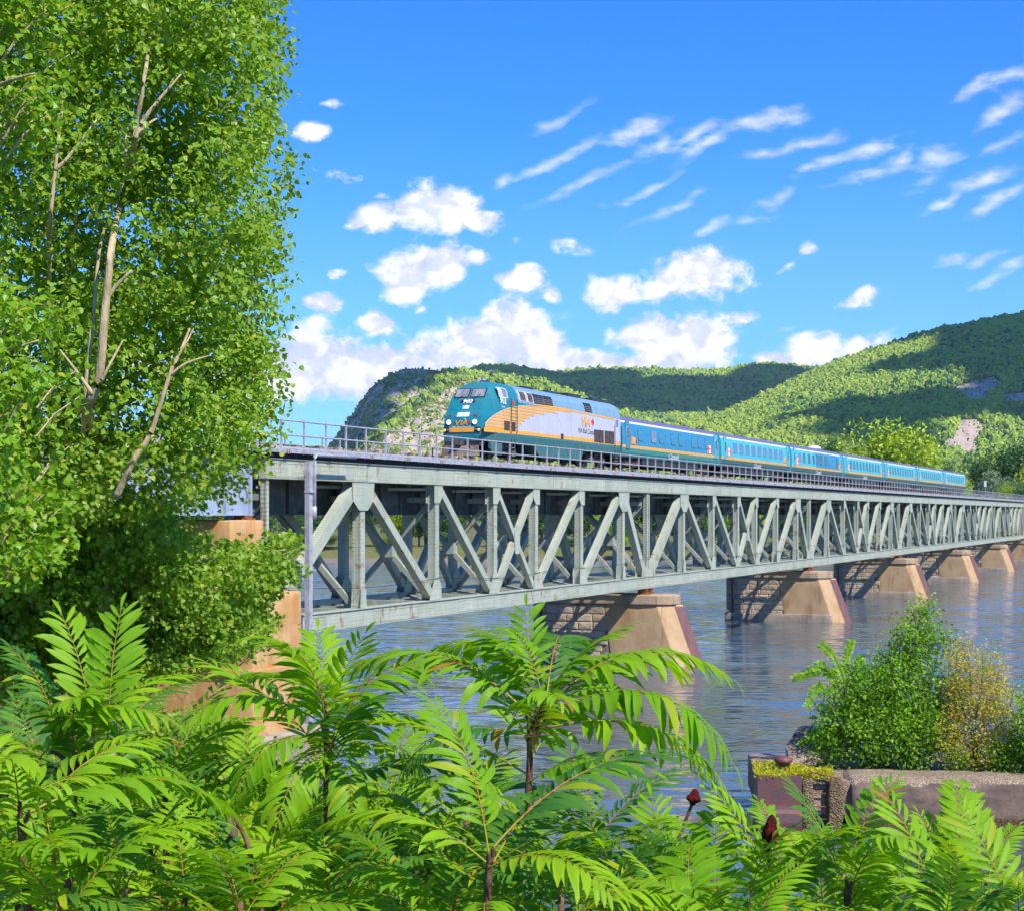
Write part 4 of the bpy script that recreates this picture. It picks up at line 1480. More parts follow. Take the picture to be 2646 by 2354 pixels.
MAPLE = [(0, 1), (.12, .72), (.32, .82), (.26, .42), (.48, .62), (.56, .48), (.86, .52), (.76, .28), (.92, .16), (.5, -.18), (.56, -.36), (.06, -.28), (.06, -.7)]
MAPLE = MAPLE + [(-x, y) for x, y in MAPLE[::-1] if x > 0]


def loco_side(zx, zy, t=NEAR_T):
    """position on the enlarged side view (560 x 320 px block of the photo) to local (x, z) on the near side"""
    s_, z_ = on_plane(1100 + zx * .27397, 940 + zy * .27397, t)
    return s_ - S_FRONT, z_ - RZ


S_FRONT, _ = on_plane(1242, 1150, TRACK_T - 1.2)
S_REAR, _ = on_plane(1604, 1150, NEAR_T)
LL = S_REAR - S_FRONT
loco = thing('locomotive', 'teal, grey and orange diesel locomotive numbered 902 leading the train', 'locomotive', bw(S_FRONT, TRACK_T, RZ), ROT)

# section of the body, right half from floor to roof centre (y, z)
SEC = [(1.50, 1.04), (1.55, 1.52), (1.55, 2.5), (1.55, 3.58), (1.42, 4.12), (1.20, 4.47), (.82, 4.66), (.4, 4.75), (0, 4.78)]


def rake(z):
    return 0.0 if z < 1.6 else (0.09 * (z - 1.6) if z < 2.35 else .0675 + .80 * (z - 2.35))


def ring(x, wid, dz=0.0, lean=1.0):
    """one closed cross-section: near side first, over the roof to the far side"""
    pts = []
    for y, z in SEC:
        pts.append((x + rake(z) * lean, -y * wid, z + dz * max(0, (z - 3.5) / 1.2)))
    far_ = [(p[0], -p[1], p[2]) for p in pts[:-1]][::-1]
    return pts + far_


stations = [(0.0, .775, -.22, 1.0), (.12, .80, -.14, 1.0), (.55, .865, -.05, 1.0), (1.15, .955, 0, 1.0), (1.75, 1.0, 0, .95), (2.4, 1.0, 0, .8), (3.6, 1.0, 0, .35), (5.0, 1.0, 0, 0.0)]
for q in (7.0, 10.0, 14.0, 18.0, LL - .25):
    stations.append((q, 1.0, 0, 0.0))
stations.append((LL, .985, -.05, 0.0))
rings = [ring(*a) for a in stations]
nr = len(rings[0])
body = MB()
vs = [p for r_ in rings for p in r_]
k0 = len(vs)
# nose panel: shrink the first ring towards the middle
cy, cz = 0.0, 2.55
inner = []
for f_, dx in ((.80, -.035), (.45, -.06), (.12, -.065)):
    for p in rings[0]:
        z_ = cz + (p[2] - cz) * f_
        y_ = p[1] * f_
        inner.append((rake(z_) + dx, y_, z_))
vs += inner
b0 = body.mi('teal'); b1 = body.mi('skyblue'); b2 = body.mi('teal_dark'); b3 = body.mi('roof_teal') if False else b0
fs, mi_ = [], []
for i in range(len(rings) - 1):
    x_ = stations[i][0]
    for j in range(nr - 1):
        fs.append((i * nr + j, i * nr + j + 1, (i + 1) * nr + j + 1, (i + 1) * nr + j))
        jj = j if j < len(SEC) - 1 else nr - 2 - j
        if jj == 0:
            mi_.append(b2)
        elif x_ >= 5.0 and jj >= 3:
            mi_.append(b1)
        else:
            mi_.append(b0)
    fs.append((i * nr, (i + 1) * nr, (i + 1) * nr + nr - 1, i * nr + nr - 1)); mi_.append(b2)
prev = list(range(nr))
for f_ in range(3):
    cur = [k0 + f_ * nr + j for j in range(nr)]
    for j in range(nr):
        j2 = (j + 1) % nr
        fs.append((prev[j], cur[j], cur[j2], prev[j2])); mi_.append(b0)
    prev = cur
fs.append(tuple(prev)); mi_.append(b0)
fs.append(tuple(range((len(rings) - 1) * nr, len(rings) * nr))[::-1]); mi_.append(b1)
body.v = vs; body.f = fs; body.m = mi_
me = body.mesh('body')
import bmesh
_bm = bmesh.new(); _bm.from_mesh(me)
bmesh.ops.recalc_face_normals(_bm, faces=_bm.faces)
_bm.to_mesh(me); _bm.free()
obj('body', me, loco)


def side_poly(m, zpts, mat, off):
    """flat painted panel on the near side, given on the enlarged side view"""
    n = len(zpts)
    a = [loco_side(*p) for p in zpts]
    m.add([(x, -LOCO_W - off, z) for x, z in a] + [(x, -LOCO_W - off + .004, z) for x, z in a],
          [tuple(range(n))[::-1]] + [(i, (i + 1) % n, n + (i + 1) % n, n + i)[::-1] for i in range(n)], mat)


ARC = [(560, 560), (600, 515), (650, 478), (700, 450), (760, 424), (820, 407), (900, 396), (980, 391), (1060, 391), (1140, 397), (1220, 407), (1340, 430), (1500, 463), (1680, 498), (1838, 528)]
STRIPE_T = [(1838, 742), (1580, 712), (1280, 680), (1080, 657), (870, 632)]
m = MB()
side_poly(m, ARC + [(1838, 742), (1580, 712), (1280, 680), (1080, 657), (870, 634), (560, 603)], 'silver', .006)
obj('grey_panel', m, loco)
m = MB()
side_poly(m, [(548, 598)] + STRIPE_T[::-1] + [(1838, 776), (1580, 748), (1280, 713), (1080, 690), (870, 668), (560, 643), (548, 640)], 'orange', .012)
obj('orange_stripe', m, loco)
m = MB()
up = [(x, y + 6) for x, y in ARC]
side_poly(m, ARC[7:] + [(x, y + (16 if x > 1300 else 14)) for x, y in ARC[:6:-1]], 'orange', .018)
# orange bands sweeping back from the nose, fading in steps
outer = np.array([loco_side(*p) for p in ARC[:9]])
inn = np.array([loco_side(*p) for p in [(862, 634), (880, 598), (905, 570), (950, 535), (1010, 500), (1090, 470), (1180, 448), (1300, 432)]])
zt_ = outer[:, 1].max()
zb_ = inn[:, 1].min()
nb = 9
for k in range(nb):
    z0 = zb_ + (zt_ - zb_) * (k + .10) / nb
    z1 = zb_ + (zt_ - zb_) * (k + .80) / nb
    if z1 > zt_ - .02:
        z1 = zt_ - .03
    o0 = np.interp(z0, outer[:, 1], outer[:, 0]) + .08; o1 = np.interp(z1, outer[:, 1], outer[:, 0]) + .12
    i0 = np.interp(z0, inn[:, 1], inn[:, 0]); i1 = np.interp(z1, inn[:, 1], inn[:, 0])
    if k > 5:
        i0 += (k - 5) * .9; i1 += (k - 5) * .5
    q = [(o0, z0), (i0 + .1, z0), (i1 - .5, z1), (o1, z1)]
    m.add([(x, -LOCO_W - .018, z) for x, z in q] + [(x, -LOCO_W - .014, z) for x, z in q], [(0, 1, 2, 3), (0, 4, 5, 1), (1, 5, 6, 2), (2, 6, 7, 3), (3, 7, 4, 0)], 'orange')
obj('orange_band', m, loco)


def side_box(name, z0, z1, mat, d_=.03, off=0.0, t_in=0.0):
    """panel between two corners of the enlarged side view"""
    a = loco_side(*z0); b = loco_side(*z1)
    x0, x1 = sorted((a[0], b[0])); za, zb = sorted((a[1], b[1]))
    y = -LOCO_W - off + t_in
    return obj(name, MB().box(x0, x1, y - d_, y, za, zb, mat), loco)


def side_at(zx, zy):
    return loco_side(zx, zy)


# cab side window, louvres, doors on the lean-in upper wall
def upper_panel(name, x0, x1, z0, z1, mat, off, slats=None, smat=None):
    """panel laid on the near wall, following its slope above the belt line"""
    def y_(z):
        return -np.interp(z, [1.45, 3.58, 4.12, 4.47], [1.55, 1.55, 1.42, 1.20])
    mm = MB()
    zs = [z0] + [z for z in (3.58, 4.12) if z0 < z < z1] + [z1]
    for a, b in zip(zs[:-1], zs[1:]):
        v = [(x0, y_(a) - off, a), (x1, y_(a) - off, a), (x1, y_(b) - off, b), (x0, y_(b) - off, b)]
        w_ = [(p[0], p[1] + off + .01, p[2]) for p in v]
        mm.add(v + w_, [(0, 1, 2, 3), (0, 4, 5, 1), (1, 5, 6, 2), (2, 6, 7, 3), (3, 7, 4, 0)], mat)
    if slats:
        for k in range(slats):
            z = z0 + (z1 - z0) * (k + .5) / slats
            mm.box(x0 + .03, x1 - .03, y_(z) - off - .03, y_(z) - off - .003, z - .02, z + .02, smat or mat)
    return obj(name, mm, loco)


def xz(zx, zy):
    return loco_side(zx, zy)


def up_px(name, zx0, zx1, z0, z1, mat, off, **kw):
    """panel from two photo columns (measured on the sloping wall) and two heights above the rail"""
    x0 = loco_side(zx0, 330, TRACK_T - 1.5)[0]; x1 = loco_side(zx1, 330, TRACK_T - 1.5)[0]
    return upper_panel(name, x0, x1, z0, z1, mat, off, **kw)


up_px('window_frame', 690, 776, 3.72, 4.34, 'silver', .012)
up_px('cab_window', 728, 766, 3.77, 4.29, 'windscreen', .024)
up_px('cab_door', 790, 850, 1.75, 4.2, 'teal', .010)
for a, b in ((878, 950), (952, 1016)):
    up_px('louvre_frame', a, b, 3.70, 4.34, 'silver', .014)
    up_px('louvre', a + 16, b - 8, 3.75, 4.30, 'brownvent', .026, slats=6, smat='fascia')
for a, b in ((1022, 1068), (1072, 1116), (1122, 1198)):
    up_px('louvre', a, b, 3.68, 4.30, 'darkwin', .02, slats=5, smat='blackmetal')
up_px('louvre', 1500, 1566, 3.68, 4.32, 'darkwin', .02, slats=5, smat='blackmetal')
# the grab rails beside the cab door
for zx in (797, 851):
    x_, _ = loco_side(zx, 500)
    obj('grab_rail', MB().tube([(x_, -LOCO_W - .01, 3.75), (x_, -LOCO_W - .09, 3.68), (x_, -LOCO_W - .09, 1.68), (x_, -LOCO_W - .01, 1.62)], .022, 'blackmetal', 6), loco)
for zx in (1776, 1832):
    x_, _ = loco_side(zx, 600)
    obj('grab_rail', MB().tube([(x_, -LOCO_W - .01, 3.0), (x_, -LOCO_W - .08, 2.95), (x_, -LOCO_W - .08, 1.55), (x_, -LOCO_W - .01, 1.5)], .022, 'blackmetal', 6), loco)
side_box('side_hatch', (738, 540), (788, 632), 'brownvent', .03, .012)
side_box('door_notice', (806, 352), (832, 392), 'red', .012, .012)
side_box('step_recess', (812, 550), (842, 640), 'blackmetal', .02, .014)
side_box('step_recess', (1274, 660), (1296, 712), 'blackmetal', .02, .014)
for a, b in ((1588, 1632), (1636, 1674), (1686, 1726), (1730, 1772)):
    g = side_box('radiator_grille', (a, 622 + (a - 1586) * .11), (b, 742 + (a - 1586) * .11), 'brownvent', .03, .014)
side_box('rear_door', (1782, 520), (1828, 740), 'silver', .015, .014)
side_box('rear_door_window', (1788, 530), (1812, 600), 'mauvewin', .012, .030)
x_, z_ = loco_side(1512, 556)
text_obj('logo', 'VIA', .95, loco, (x_ - .15, -LOCO_W - .02, z_), (R(90), 0, 0), 'orange', .25, .004, sx_=1.3, bold=.02)
x2, z2 = loco_side(1560, 562)
obj('maple_leaf', MB().prism([(x * .34, z * .34) for x, z in MAPLE], 'y', -.008, 0, 'red'), loco, (x2 + .3, -LOCO_W - .012, z2))
x_, z_ = loco_side(1518, 642)
text_obj('lettering', 'VIA Rail Canada', .48, loco, (x_, -LOCO_W - .014, z_), (R(90), 0, 0), 'brownvent', .15, .003, sx_=1.1)
x_, z_ = loco_side(727, 350)
text_obj('road_number', '902', .58, loco, (x_ + .05, -LOCO_W - .012, z_), (R(90), 0, 0), 'white', 0, .003, sx_=1.15, bold=.012)
text_obj('lettering', 'VIA Rail', .15, loco, (x_ + .05, -LOCO_W - .012, z_ - .38), (R(90), 0, 0), 'white', 0, .003)


# nose fittings, laid on the raked front
def nose_x(z, y=0.0):
    f = max(abs(y) / 1.2, 0)
    return rake(z) - .062 + .03 * f * f


def nose_panel(name, y0, y1, z0, z1, mat, off, d_=.03, rz=.0, parent=None):
    mm = MB()
    v = []
    for y, z in ((y0, z0), (y1, z0), (y1, z1), (y0, z1)):
        v.append((nose_x(z, y) - off, y, z))
    w_ = [(p[0] + off + d_, p[1], p[2]) for p in v]
    mm.add(v + w_, [(3, 2, 1, 0), (0, 1, 5, 4), (1, 2, 6, 5), (2, 3, 7, 6), (3, 0, 4, 7)], mat)
    return obj(name, mm, parent or loco)


for y0, y1 in ((-.98, -.06), (.06, .98)):
    a, b = (y0, y1)
    nose_panel('window_frame', a, b, 3.68, 4.24, 'rubber', .045)
    nose_panel('windscreen', a + .04, b - .04, 3.72, 4.20, 'windscreen', .052)
    w0 = (y0 + y1) / 2
    obj('wiper', MB().tube([(nose_x(3.58) - .05, w0 + .25, 3.54), (nose_x(3.72) - .07, w0, 3.72), (nose_x(3.92) - .07, w0 - .18, 3.9)], .014, 'blackmetal', 5), loco)
tilt = math.atan(.80)
nose_panel('number_board', -.48, .48, 3.32, 3.52, 'blackmetal', .02)
text_obj('road_number', '902', .34, loco, (nose_x(3.42) - .035, 0, 3.42), (R(90) - tilt, 0, R(-90)), 'white', .15, .004, sx_=1.25, bold=.012)
nose_panel('headlight_housing', -.20, .20, 2.95, 3.17, 'silver', .03)
nose_panel('headlight_housing', -.40, .40, 2.47, 2.74, 'silver', .03)


def disc(name, y, z, r, mat, off=.05, d_=.06, rim=None, parent=None):
    mm = MB()
    mm.lathe([(r, 0), (r, -d_ * .7), (r * .8, -d_), (.001, -d_)], mat, 16, axis='x')
    o = obj(name, mm.mesh(name, False), parent or loco, (nose_x(z, y) - off + .03, y, z))
    if rim:
        obj('rim', MB().lathe([(r * 1.28, 0), (r * 1.28, -d_ * .55), (r * 1.03, -d_ * .62), (r * 1.03, 0)], rim, 16, axis='x'), o)
    return o


disc('headlight', -.07, 3.06, .09, 'lamp', .05, .04)
disc('headlight', -.18, 2.605, .125, 'lamp', .05, .04)
disc('headlight', .18, 2.605, .125, 'lamp', .05, .04)
for y in (-.80, .80):
    disc('marker_light', y, 2.55, .075, 'red', .03, .05, 'blackmetal')
    disc('ditch_light', y * 1.05, 2.15, .13, 'lamp', .05, .08, 'silver')
    nose_panel('coupling_recess', min(y * 1.03, y * 1.47), max(y * 1.03, y * 1.47), 1.56, 1.86, 'blackmetal', .03)
    disc('cable_socket', y * 1.38, 1.68, .085, 'amberglow', .06, .05)
    disc('cable_socket', y * 1.14, 1.70, .075, 'bluecap', .06, .05)
nose_panel('orange_panel', -.80, .80, 1.56, 1.84, 'orange', .035)
text_obj('logo', 'VIA', .42, loco, (nose_x(2.1) - .03, .06, 2.1), (R(90), 0, R(-90)), 'orange', .25, .006, sx_=1.35, bold=.012)
obj('maple_leaf', MB().prism([(x * .15, z * .15) for x, z in MAPLE], 'y', -.01, 0, 'red'), loco, (nose_x(2.1) - .02, -.42, 2.12), (0, 0, R(-90)))
text_obj('lettering', 'VIA Rail Canada', .17, loco, (nose_x(1.86) - .03, .0, 1.86), (R(90), 0, R(-90)), 'white', .1, .004, sx_=1.1)
for y in (-.72, .74):
    nose_panel('access_hatch', y - .22, y + .22, 2.95, 3.3, 'teal', .016)

# lower front: pilot, plough, coupler
m = MB()
m.prism([(-1.22, .16), (1.22, .16), (1.12, .78), (-1.12, .78)], 'x', -.30, -.18, 'fascia')
m.add([(-.75, 0, .14), (-.3, -1.24, .16), (-.2, -1.14, .72), (-.45, 0, .72), (-.3, 1.24, .16), (-.2, 1.14, .72)], [(0, 1, 2, 3), (4, 0, 3, 5), (3, 2, 5), (1, 0, 4)], 'fascia')
obj('snow_plough', m, loco)
m = MB().box(.0, .9, -1.14, 1.14, .80, 1.04, 'blackmetal').box(-.12, .3, -1.16, 1.16, .72, .80, 'blackmetal')
obj('pilot_beam', m, loco)
obj('coupler', MB().box(-.55, .2, -.13, .13, .82, 1.0, 'bogie').box(-.72, -.48, -.2, .18, .76, 1.06, 'bogie'), loco)
obj('air_hose', MB().tube([(-.1, -.5, 1.0), (-.35, -.62, .75), (-.4, -.75, .5), (-.3, -.95, .52)], .03, 'rubber', 6).tube([(-.1, .5, 1.0), (-.35, .55, .7), (-.4, .5, .5), (-.3, .3, .5)], .03, 'rubber', 6), loco)
m = MB()
m.prism([(.9, 1.03), (2.7, 1.03), (2.7, .30), (1.3, .30), (.9, .62)], 'y', -1.44, -1.30, 'teal_dark')
m.prism([(.9, 1.03), (2.7, 1.03), (2.7, .30), (1.3, .30), (.9, .62)], 'y', 1.30, 1.44, 'teal_dark')
obj('side_skirt', m, loco)
xa, _ = loco_side(1035, 760); xb, _ = loco_side(1500, 800)
m = MB().prism([(xa, 1.03), (xb, 1.03), (xb - .5, .42), (xb - .9, .36), (xa + 1.1, .36), (xa + .7, .5)], 'y', -1.46, 1.46, 'teal_dark')
obj('fuel_tank', m, loco)
obj('air_tank', MB().lathe([(.22, 0), (.26, .06), (.26, 1.9), (.22, 1.96)], 'bogie', 14, (xa + 2.0, -1.1, .36), 'x'), loco)
# roof gear
for zx, w_, h in ((1330, 1.3, .16), (1590, 2.0, .14), (900, .8, .08), (1130, 1.2, .07)):
    x_ = loco_side(zx, 330, TRACK_T)[0]
    obj('roof_hatch', MB().box(x_ - w_, x_ + w_, -.55, .55, 4.74, 4.78 + h, 'blackmetal'), loco)
obj('horn', MB().tube([(3.2, -.2, 4.83), (2.8, -.2, 4.88)], [.03, .09], 'silver', 8).tube([(3.2, .1, 4.83), (2.75, .1, 4.88)], [.03, .1], 'silver', 8).box(3.1, 3.3, -.3, .2, 4.74, 4.86, 'blackmetal'), loco)


def wheel_mesh(r):
    k = ('wheel', r)
    if k not in _cache:
        m = MB()
        m.lathe([(.12, -.10), (.14, -.06), (r * .72, -.03), (r * .78, -.06), (r, -.06), (r, .05), (r + .03, .06), (r + .03, .085), (.12, .085)], 'wheel', 24, axis='y')
        _cache[k] = m.mesh('wheel')
    return _cache[k]


def bogie_mesh(r, base):
    k = ('bogie', r, base)
    if k not in _cache:
        m = MB()
        for s_ in (-1, 1):
            y = s_ * 1.02
            m.prism([(-base / 2 - .55, .50), (-base / 2 - .45, .78), (-base / 2 + .5, .80), (-.5, .62), (.5, .62), (base / 2 - .5, .80), (base / 2 + .45, .78), (base / 2 + .55, .50), (base / 2 + .3, .42),
                     (base / 2 - .45, .50), (.6, .38), (-.6, .38), (-base / 2 + .45, .50), (-base / 2 - .3, .42)], 'y', y - .07, y + .07, 'bogie')
            for x in (-base / 2, base / 2):
                m.box(x - .19, x + .19, y + s_ * .075 - .05, y + s_ * .075 + .05, .28, .66, 'bogie')
                m.lathe([(.15, 0), (.13, s_ * .06)], 'wheel', 12, (x, y + s_ * .13, r), 'y')
                for xx in (-.32, .32):
                    m.lathe([(.09, .66), (.09, .92)], 'bogie', 10, (x + xx, y, 0))
            m.box(-.35, .35, y - .12, y + .12, .66, .96, 'bogie')
            m.tube([(-.9, y + s_ * .1, .45), (-.2, y + s_ * .12, .85)], .05, 'wheel', 8)
            m.box(-base / 2 + .55, -base / 2 + .75, y - .1, y + .1, .30, .62, 'rusty')
            m.box(base / 2 - .75, base / 2 - .55, y - .1, y + .1, .30, .62, 'rusty')
        m.box(-.4, .4, -1.0, 1.0, .55, .9, 'bogie')
        _cache[k] = m.mesh('bogie')
    return _cache[k]


def bogie(parent, x, r, base):
    b = obj('bogie', bogie_mesh(r, base), parent, (x, 0, 0))
    for dx in (-base / 2, base / 2):
        for s_ in (-1, 1):
            obj('wheel', wheel_mesh(r), b, (dx, s_ * .76, r), sc=(1, -s_, 1))
    return b


xq, _ = loco_side(830, 760)
bogie(loco, xq - .4, .52, 2.9)
xq, _ = loco_side(1660, 860)
bogie(loco, xq, .52, 2.9)
for zx in (705, 1800):
    x_, _ = loco_side(zx + 120 if zx < 1000 else zx, 700)
    st = MB()
    for k in range(4):
        st.box(x_ - .25, x_ + .25, -1.56, -1.35, .28 + .24 * k, .31 + .24 * k, 'galv')
    st.box(x_ - .28, x_ - .25, -1.57, -1.5, .25, 1.3, 'bogie').box(x_ + .25, x_ + .28, -1.57, -1.5, .25, 1.3, 'bogie')
    obj('step_ladder', st, loco)

# coaches -------------------------------------------------------------------------------------------------
CS = [(1.38, .94), (1.52, 1.24), (1.575, 1.56), (1.582, 1.78), (1.575, 2.3), (1.545, 2.85), (1.46, 3.36), (1.38, 3.52), (1.22, 3.70), (.85, 3.88), (.4, 3.96), (0, 3.98)]
CL, PITCH, C0 = 25.9, 26.75, S_REAR + .35


def c_y(z):
    return float(np.interp(z, [p[1] for p in CS], [p[0] for p in CS]))


def strip_mesh(name, i0, i1, L, mat, both=True, x0=0.0, off=0.0, endcap=False):
    """lofted strip of the coach shell between two section points"""
    m = MB()
    xs = [x0, x0 + .12, x0 + L - .12, x0 + L]
    sc_ = [.985, 1, 1, .985]
    for sg_ in ((-1, 1) if both else (-1,)):
        v = []
        for x, q in zip(xs, sc_):
            for y, z in CS[i0:i1 + 1]:
                v.append((x, sg_ * (y * q + off), z))
        n = i1 - i0 + 1
        f = []
        for a in range(3):
            for b in range(n - 1):
                c = (a * n + b, (a + 1) * n + b, (a + 1) * n + b + 1, a * n + b + 1)
                f.append(c if sg_ < 0 else c[::-1])
        m.add(v, f, mat)
    if endcap:
        for x in (x0 + .01, x0 + L - .01):
            pts = [(-y * .985, z) for y, z in CS] + [(y * .985, z) for y, z in CS[-2::-1]]
            m.add([(x, y, z) for y, z in pts], [tuple(range(len(pts)))], mat)
    return m.mesh(name, False)


def rr_panel(w_, h, r, d_, mat, name, rim=None, rw=.05):
    """rounded window panel in the x-z plane, centre at origin, proud of the wall by d_"""
    def loop(w2, h2, rr_):
        pts = []
        for cx_, cz_, a0 in ((w2 - rr_, h2 - rr_, 0), (-w2 + rr_, h2 - rr_, 90), (-w2 + rr_, -h2 + rr_, 180), (w2 - rr_, -h2 + rr_, 270)):
            for k in range(4):
                a = R(a0 + 30 * k)
                pts.append((cx_ + rr_ * math.cos(a), cz_ + rr_ * math.sin(a)))
        return pts
    m = MB()
    m.prism(loop(w_ / 2, h / 2, r)[::-1], 'y', -d_, .03, mat)
    if rim:
        m.prism(loop(w_ / 2 + rw, h / 2 + rw, r + rw)[::-1], 'y', -d_ * .45, .03, rim)
    return m.mesh(name)


WIN_L = rr_panel(1.32, .86, .12, .022, 'mauvewin', 'window', 'aqua')
WIN_D = rr_panel(.98, .95, .06, .022, 'darkwin', 'window', 'aqua', .03)
WIN_D2 = rr_panel(.98, .95, .06, .022, 'darkwin', 'window', 'teal', .03)
WIN_B = rr_panel(1.25, .86, .12, .022, 'blue', 'window', 'teal_dark', .035)
WIN_M = rr_panel(1.20, .86, .12, .024, 'mauvewin', 'window', 'blue')
WIN_DOOR = rr_panel(.40, .78, .12, .03, 'darkwin', 'door_window', 'silver', .04)
FLAG = None


def coach(i, s0, scheme, label):
    c = thing('passenger_coach', label, 'railway coach', bw(s0, TRACK_T, RZ), ROT, 'coaches of the passenger train')
    wall = {'blue': 'blue', 'aqua': 'aqua', 'mixed': 'aqua'}[scheme]
    skirt = 'aquaskirt' if scheme == 'blue' else 'teal_dark'
    obj('skirt', strip_mesh('skirt', 0, 2, CL, skirt), c)
    obj('orange_stripe', strip_mesh('orange_stripe', 2, 3, CL, 'orange'), c)
    obj('body', strip_mesh('body', 3, 6, CL, wall, endcap=True), c)
    obj('cantrail', strip_mesh('cantrail', 6, 7, CL, 'offwhite' if scheme != 'blue' else 'offwhite'), c)
    obj('roof', strip_mesh('roof', 7, 11, CL, 'roof'), c)
    obj('underframe', MB().box(.3, CL - .3, -1.3, 1.3, .88, 1.0, 'blackmetal'), c)
    for x in (3.3, CL - 3.3):
        bogie(c, x, .46, 2.6)
    bxs = [(5.4, 8.6, .34), (8.8, 10.7, .42), (10.9, 14.2, .32), (14.4, 16.5, .42), (16.7, 20.3, .36)]
    for a, b, z in bxs:
        obj('equipment_box', MB().box(a, b, -1.28, 1.28, z, .88, 'blackmetal'), c)

    def wall_obj(name, data, x, z, tilt=True, off=0.0):
        z2 = z
        y = -c_y(z2)
        sl = math.atan2(c_y(z2 - .3) - c_y(z2 + .3), .6)
        return obj(name, data, c, (x, y - off, z2), (-sl, 0, 0))
    if scheme == 'blue':
        for k, x in enumerate((4.2, 7.4, 9.4, 12.5, 14.6, 18.2, 20.0, 22.2)):
            wall_obj('window', WIN_M if k == 1 else WIN_B, x, 2.62)
    elif i == 1:
        for k in range(9):
            wall_obj('window', WIN_L, 4.6 + k * 2.18, 2.62)
    elif scheme == 'mixed':
        wall_obj('window', WIN_L, 3.6, 2.62)
        for x in (5.6, 8.0, 10.2):
            wall_obj('window', WIN_D, x, 2.62)
        obj('dark_panel', strip_mesh('dark_panel', 3, 6, 12.6, 'blue', False, 11.2, .008), c)
        for x in (12.2, 14.0, 16.4, 22.6):
            wall_obj('window', WIN_D2, x, 2.62, off=.010)
    else:
        for k in range(10):
            wall_obj('window', WIN_D, 3.8 + k * 2.0, 2.62)
    # end doors with their slim windows
    for x in (1.15, CL - 1.0):
        d_ = wall_obj('door', MB().box(-.42, .42, -.02, .03, -.95, 1.05, 'aqua' if scheme != 'blue' or x > 10 else 'blue').mesh('door'), x, 2.46)
        obj('door_window', WIN_DOOR, d_, (0, -.022, .2))
        obj('grab_rail', MB().tube([(.52, -.03, -.8), (.52, -.08, -.75), (.52, -.08, .3), (.52, -.03, .35)], .02, 'galv', 6), d_)
    # flag, logo, script near the sill
    fx = CL - 3.0 if scheme == 'blue' else 2.4
    f_ = wall_obj('flag', MB().box(-.62, .62, -.012, .02, -.34, .34, 'white').mesh('flag'), fx, 2.2, off=.016)
    for x in (-.46, .46):
        obj('flag_bar', MB().box(x - .16, x + .16, -.016, -.0125, -.34, .34, 'red'), f_)
    obj('flag_leaf', MB().prism([(p * .2, q * .2) for p, q in MAPLE], 'y', -.017, -.0125, 'red'), f_)
    lx = 1.9 if scheme == 'blue' else CL - 2.9
    lg = wall_obj('logo_panel', MB().box(-.42, .42, -.012, .02, -.26, .26, 'orange').mesh('logo_panel'), lx + .6, 2.12, off=.02)
    obj('logo_leaf', MB().prism([(p * .17, q * .17) for p, q in MAPLE], 'y', -.016, -.0125, 'red'), lg, (.6, 0, 0))
    if i <= 3:
        t_ = text_obj('lettering', 'Canada', .62, c, (12.6, -c_y(1.25) - .03, 1.25), (R(90) + R(12), 0, 0), 'white', .35, .004, sx_=1.5)
    # gangway to the next vehicle
    obj('gangway', MB().box(-.42, .02, -.75, .75, 1.1, 3.3, 'rubber').box(CL - .02, CL + .42, -.75, .75, 1.1, 3.3, 'rubber'), c)
    for k in range(3):
        obj('roof_vent', MB().box(5 + 7 * k, 6.4 + 7 * k, -.35, .35, 3.94, 4.02, 'roof'), c)
    if scheme == 'mixed':
        me_ = MB().lathe([(.02, .42), (.5, .36), (.8, .16), (.85, 0)], 'offwhite', 16).mesh('roof_dome', True)
        obj('roof_dome', me_, c, (17.0, -.1, 3.95))
    return c


CLAB = ['solid blue baggage coach coupled directly behind the locomotive', 'aqua coach with large mauve windows, second behind the locomotive',
        'aqua and dark blue coach with a white dome on its roof', 'aqua coach in the middle of the rake, just after the white roof dome',
        'fifth aqua coach behind the locomotive, with ten dark windows', 'second to last aqua coach of the train', 'last aqua coach at the tail of the train']
for i, sch in enumerate(['blue', 'aqua', 'mixed', 'aqua', 'aqua', 'aqua', 'aqua']):
    coach(i, C0 + PITCH * i, sch, CLAB[i])


# ------------------------------------------------------------------ concrete dock at lower right
DK0 = at(1958, 2150, 57.5)
DKX0, DKY = DK0.x, 57.5
dock = thing('concrete_dock', 'weathered concrete dock wall in the river with a rusty steel corner plate', 'dock', (DKX0, DKY, 0), R(-4.5))
px_m = FPX / DKY


def dx(px):
    return (px - 1958) / px_m


TOPZ = 1.55
# top slab under everything
me = MB().box(.05, 30, .25, 6.6, .2, TOPZ - .14, 'dock_top').mesh('slab'); bevel_mesh(me, .08, 2); rough_mesh(me, 4, .05, .9, 2)
obj('slab', me, dock)
# main wall with a rounded upper edge, from the gap to the right
sec = [(0, -2.0), (-.10, -.55), (-.02, -.35), (.0, .9), (.10, 1.22), (.32, 1.46), (.7, TOPZ), (1.8, TOPZ), (1.8, -2)]
m = MB()
xs = [dx(2186), dx(2200), 9.5, 12, 15, 20, 30]
vv = []
for k, x in enumerate(xs):
    for y, z in sec:
        vv.append((x, y + (.35 if k == 0 else 0) * (1 if y < .5 else 0), z - (.12 if k == 0 and z > 1 else 0)))
n = len(sec)
ff = [(a * n + b, (a + 1) * n + b, (a + 1) * n + (b + 1) % n, a * n + (b + 1) % n) for a in range(len(xs) - 1) for b in range(n)]
ff += [tuple(range(n)), tuple((len(xs) - 1) * n + b for b in range(n))[::-1]]
m.add(vv, ff, 'dock_conc')
me = m.mesh('wall')
me.materials.append(MT['dock_top']); me.materials.append(MT['dock_algae'])
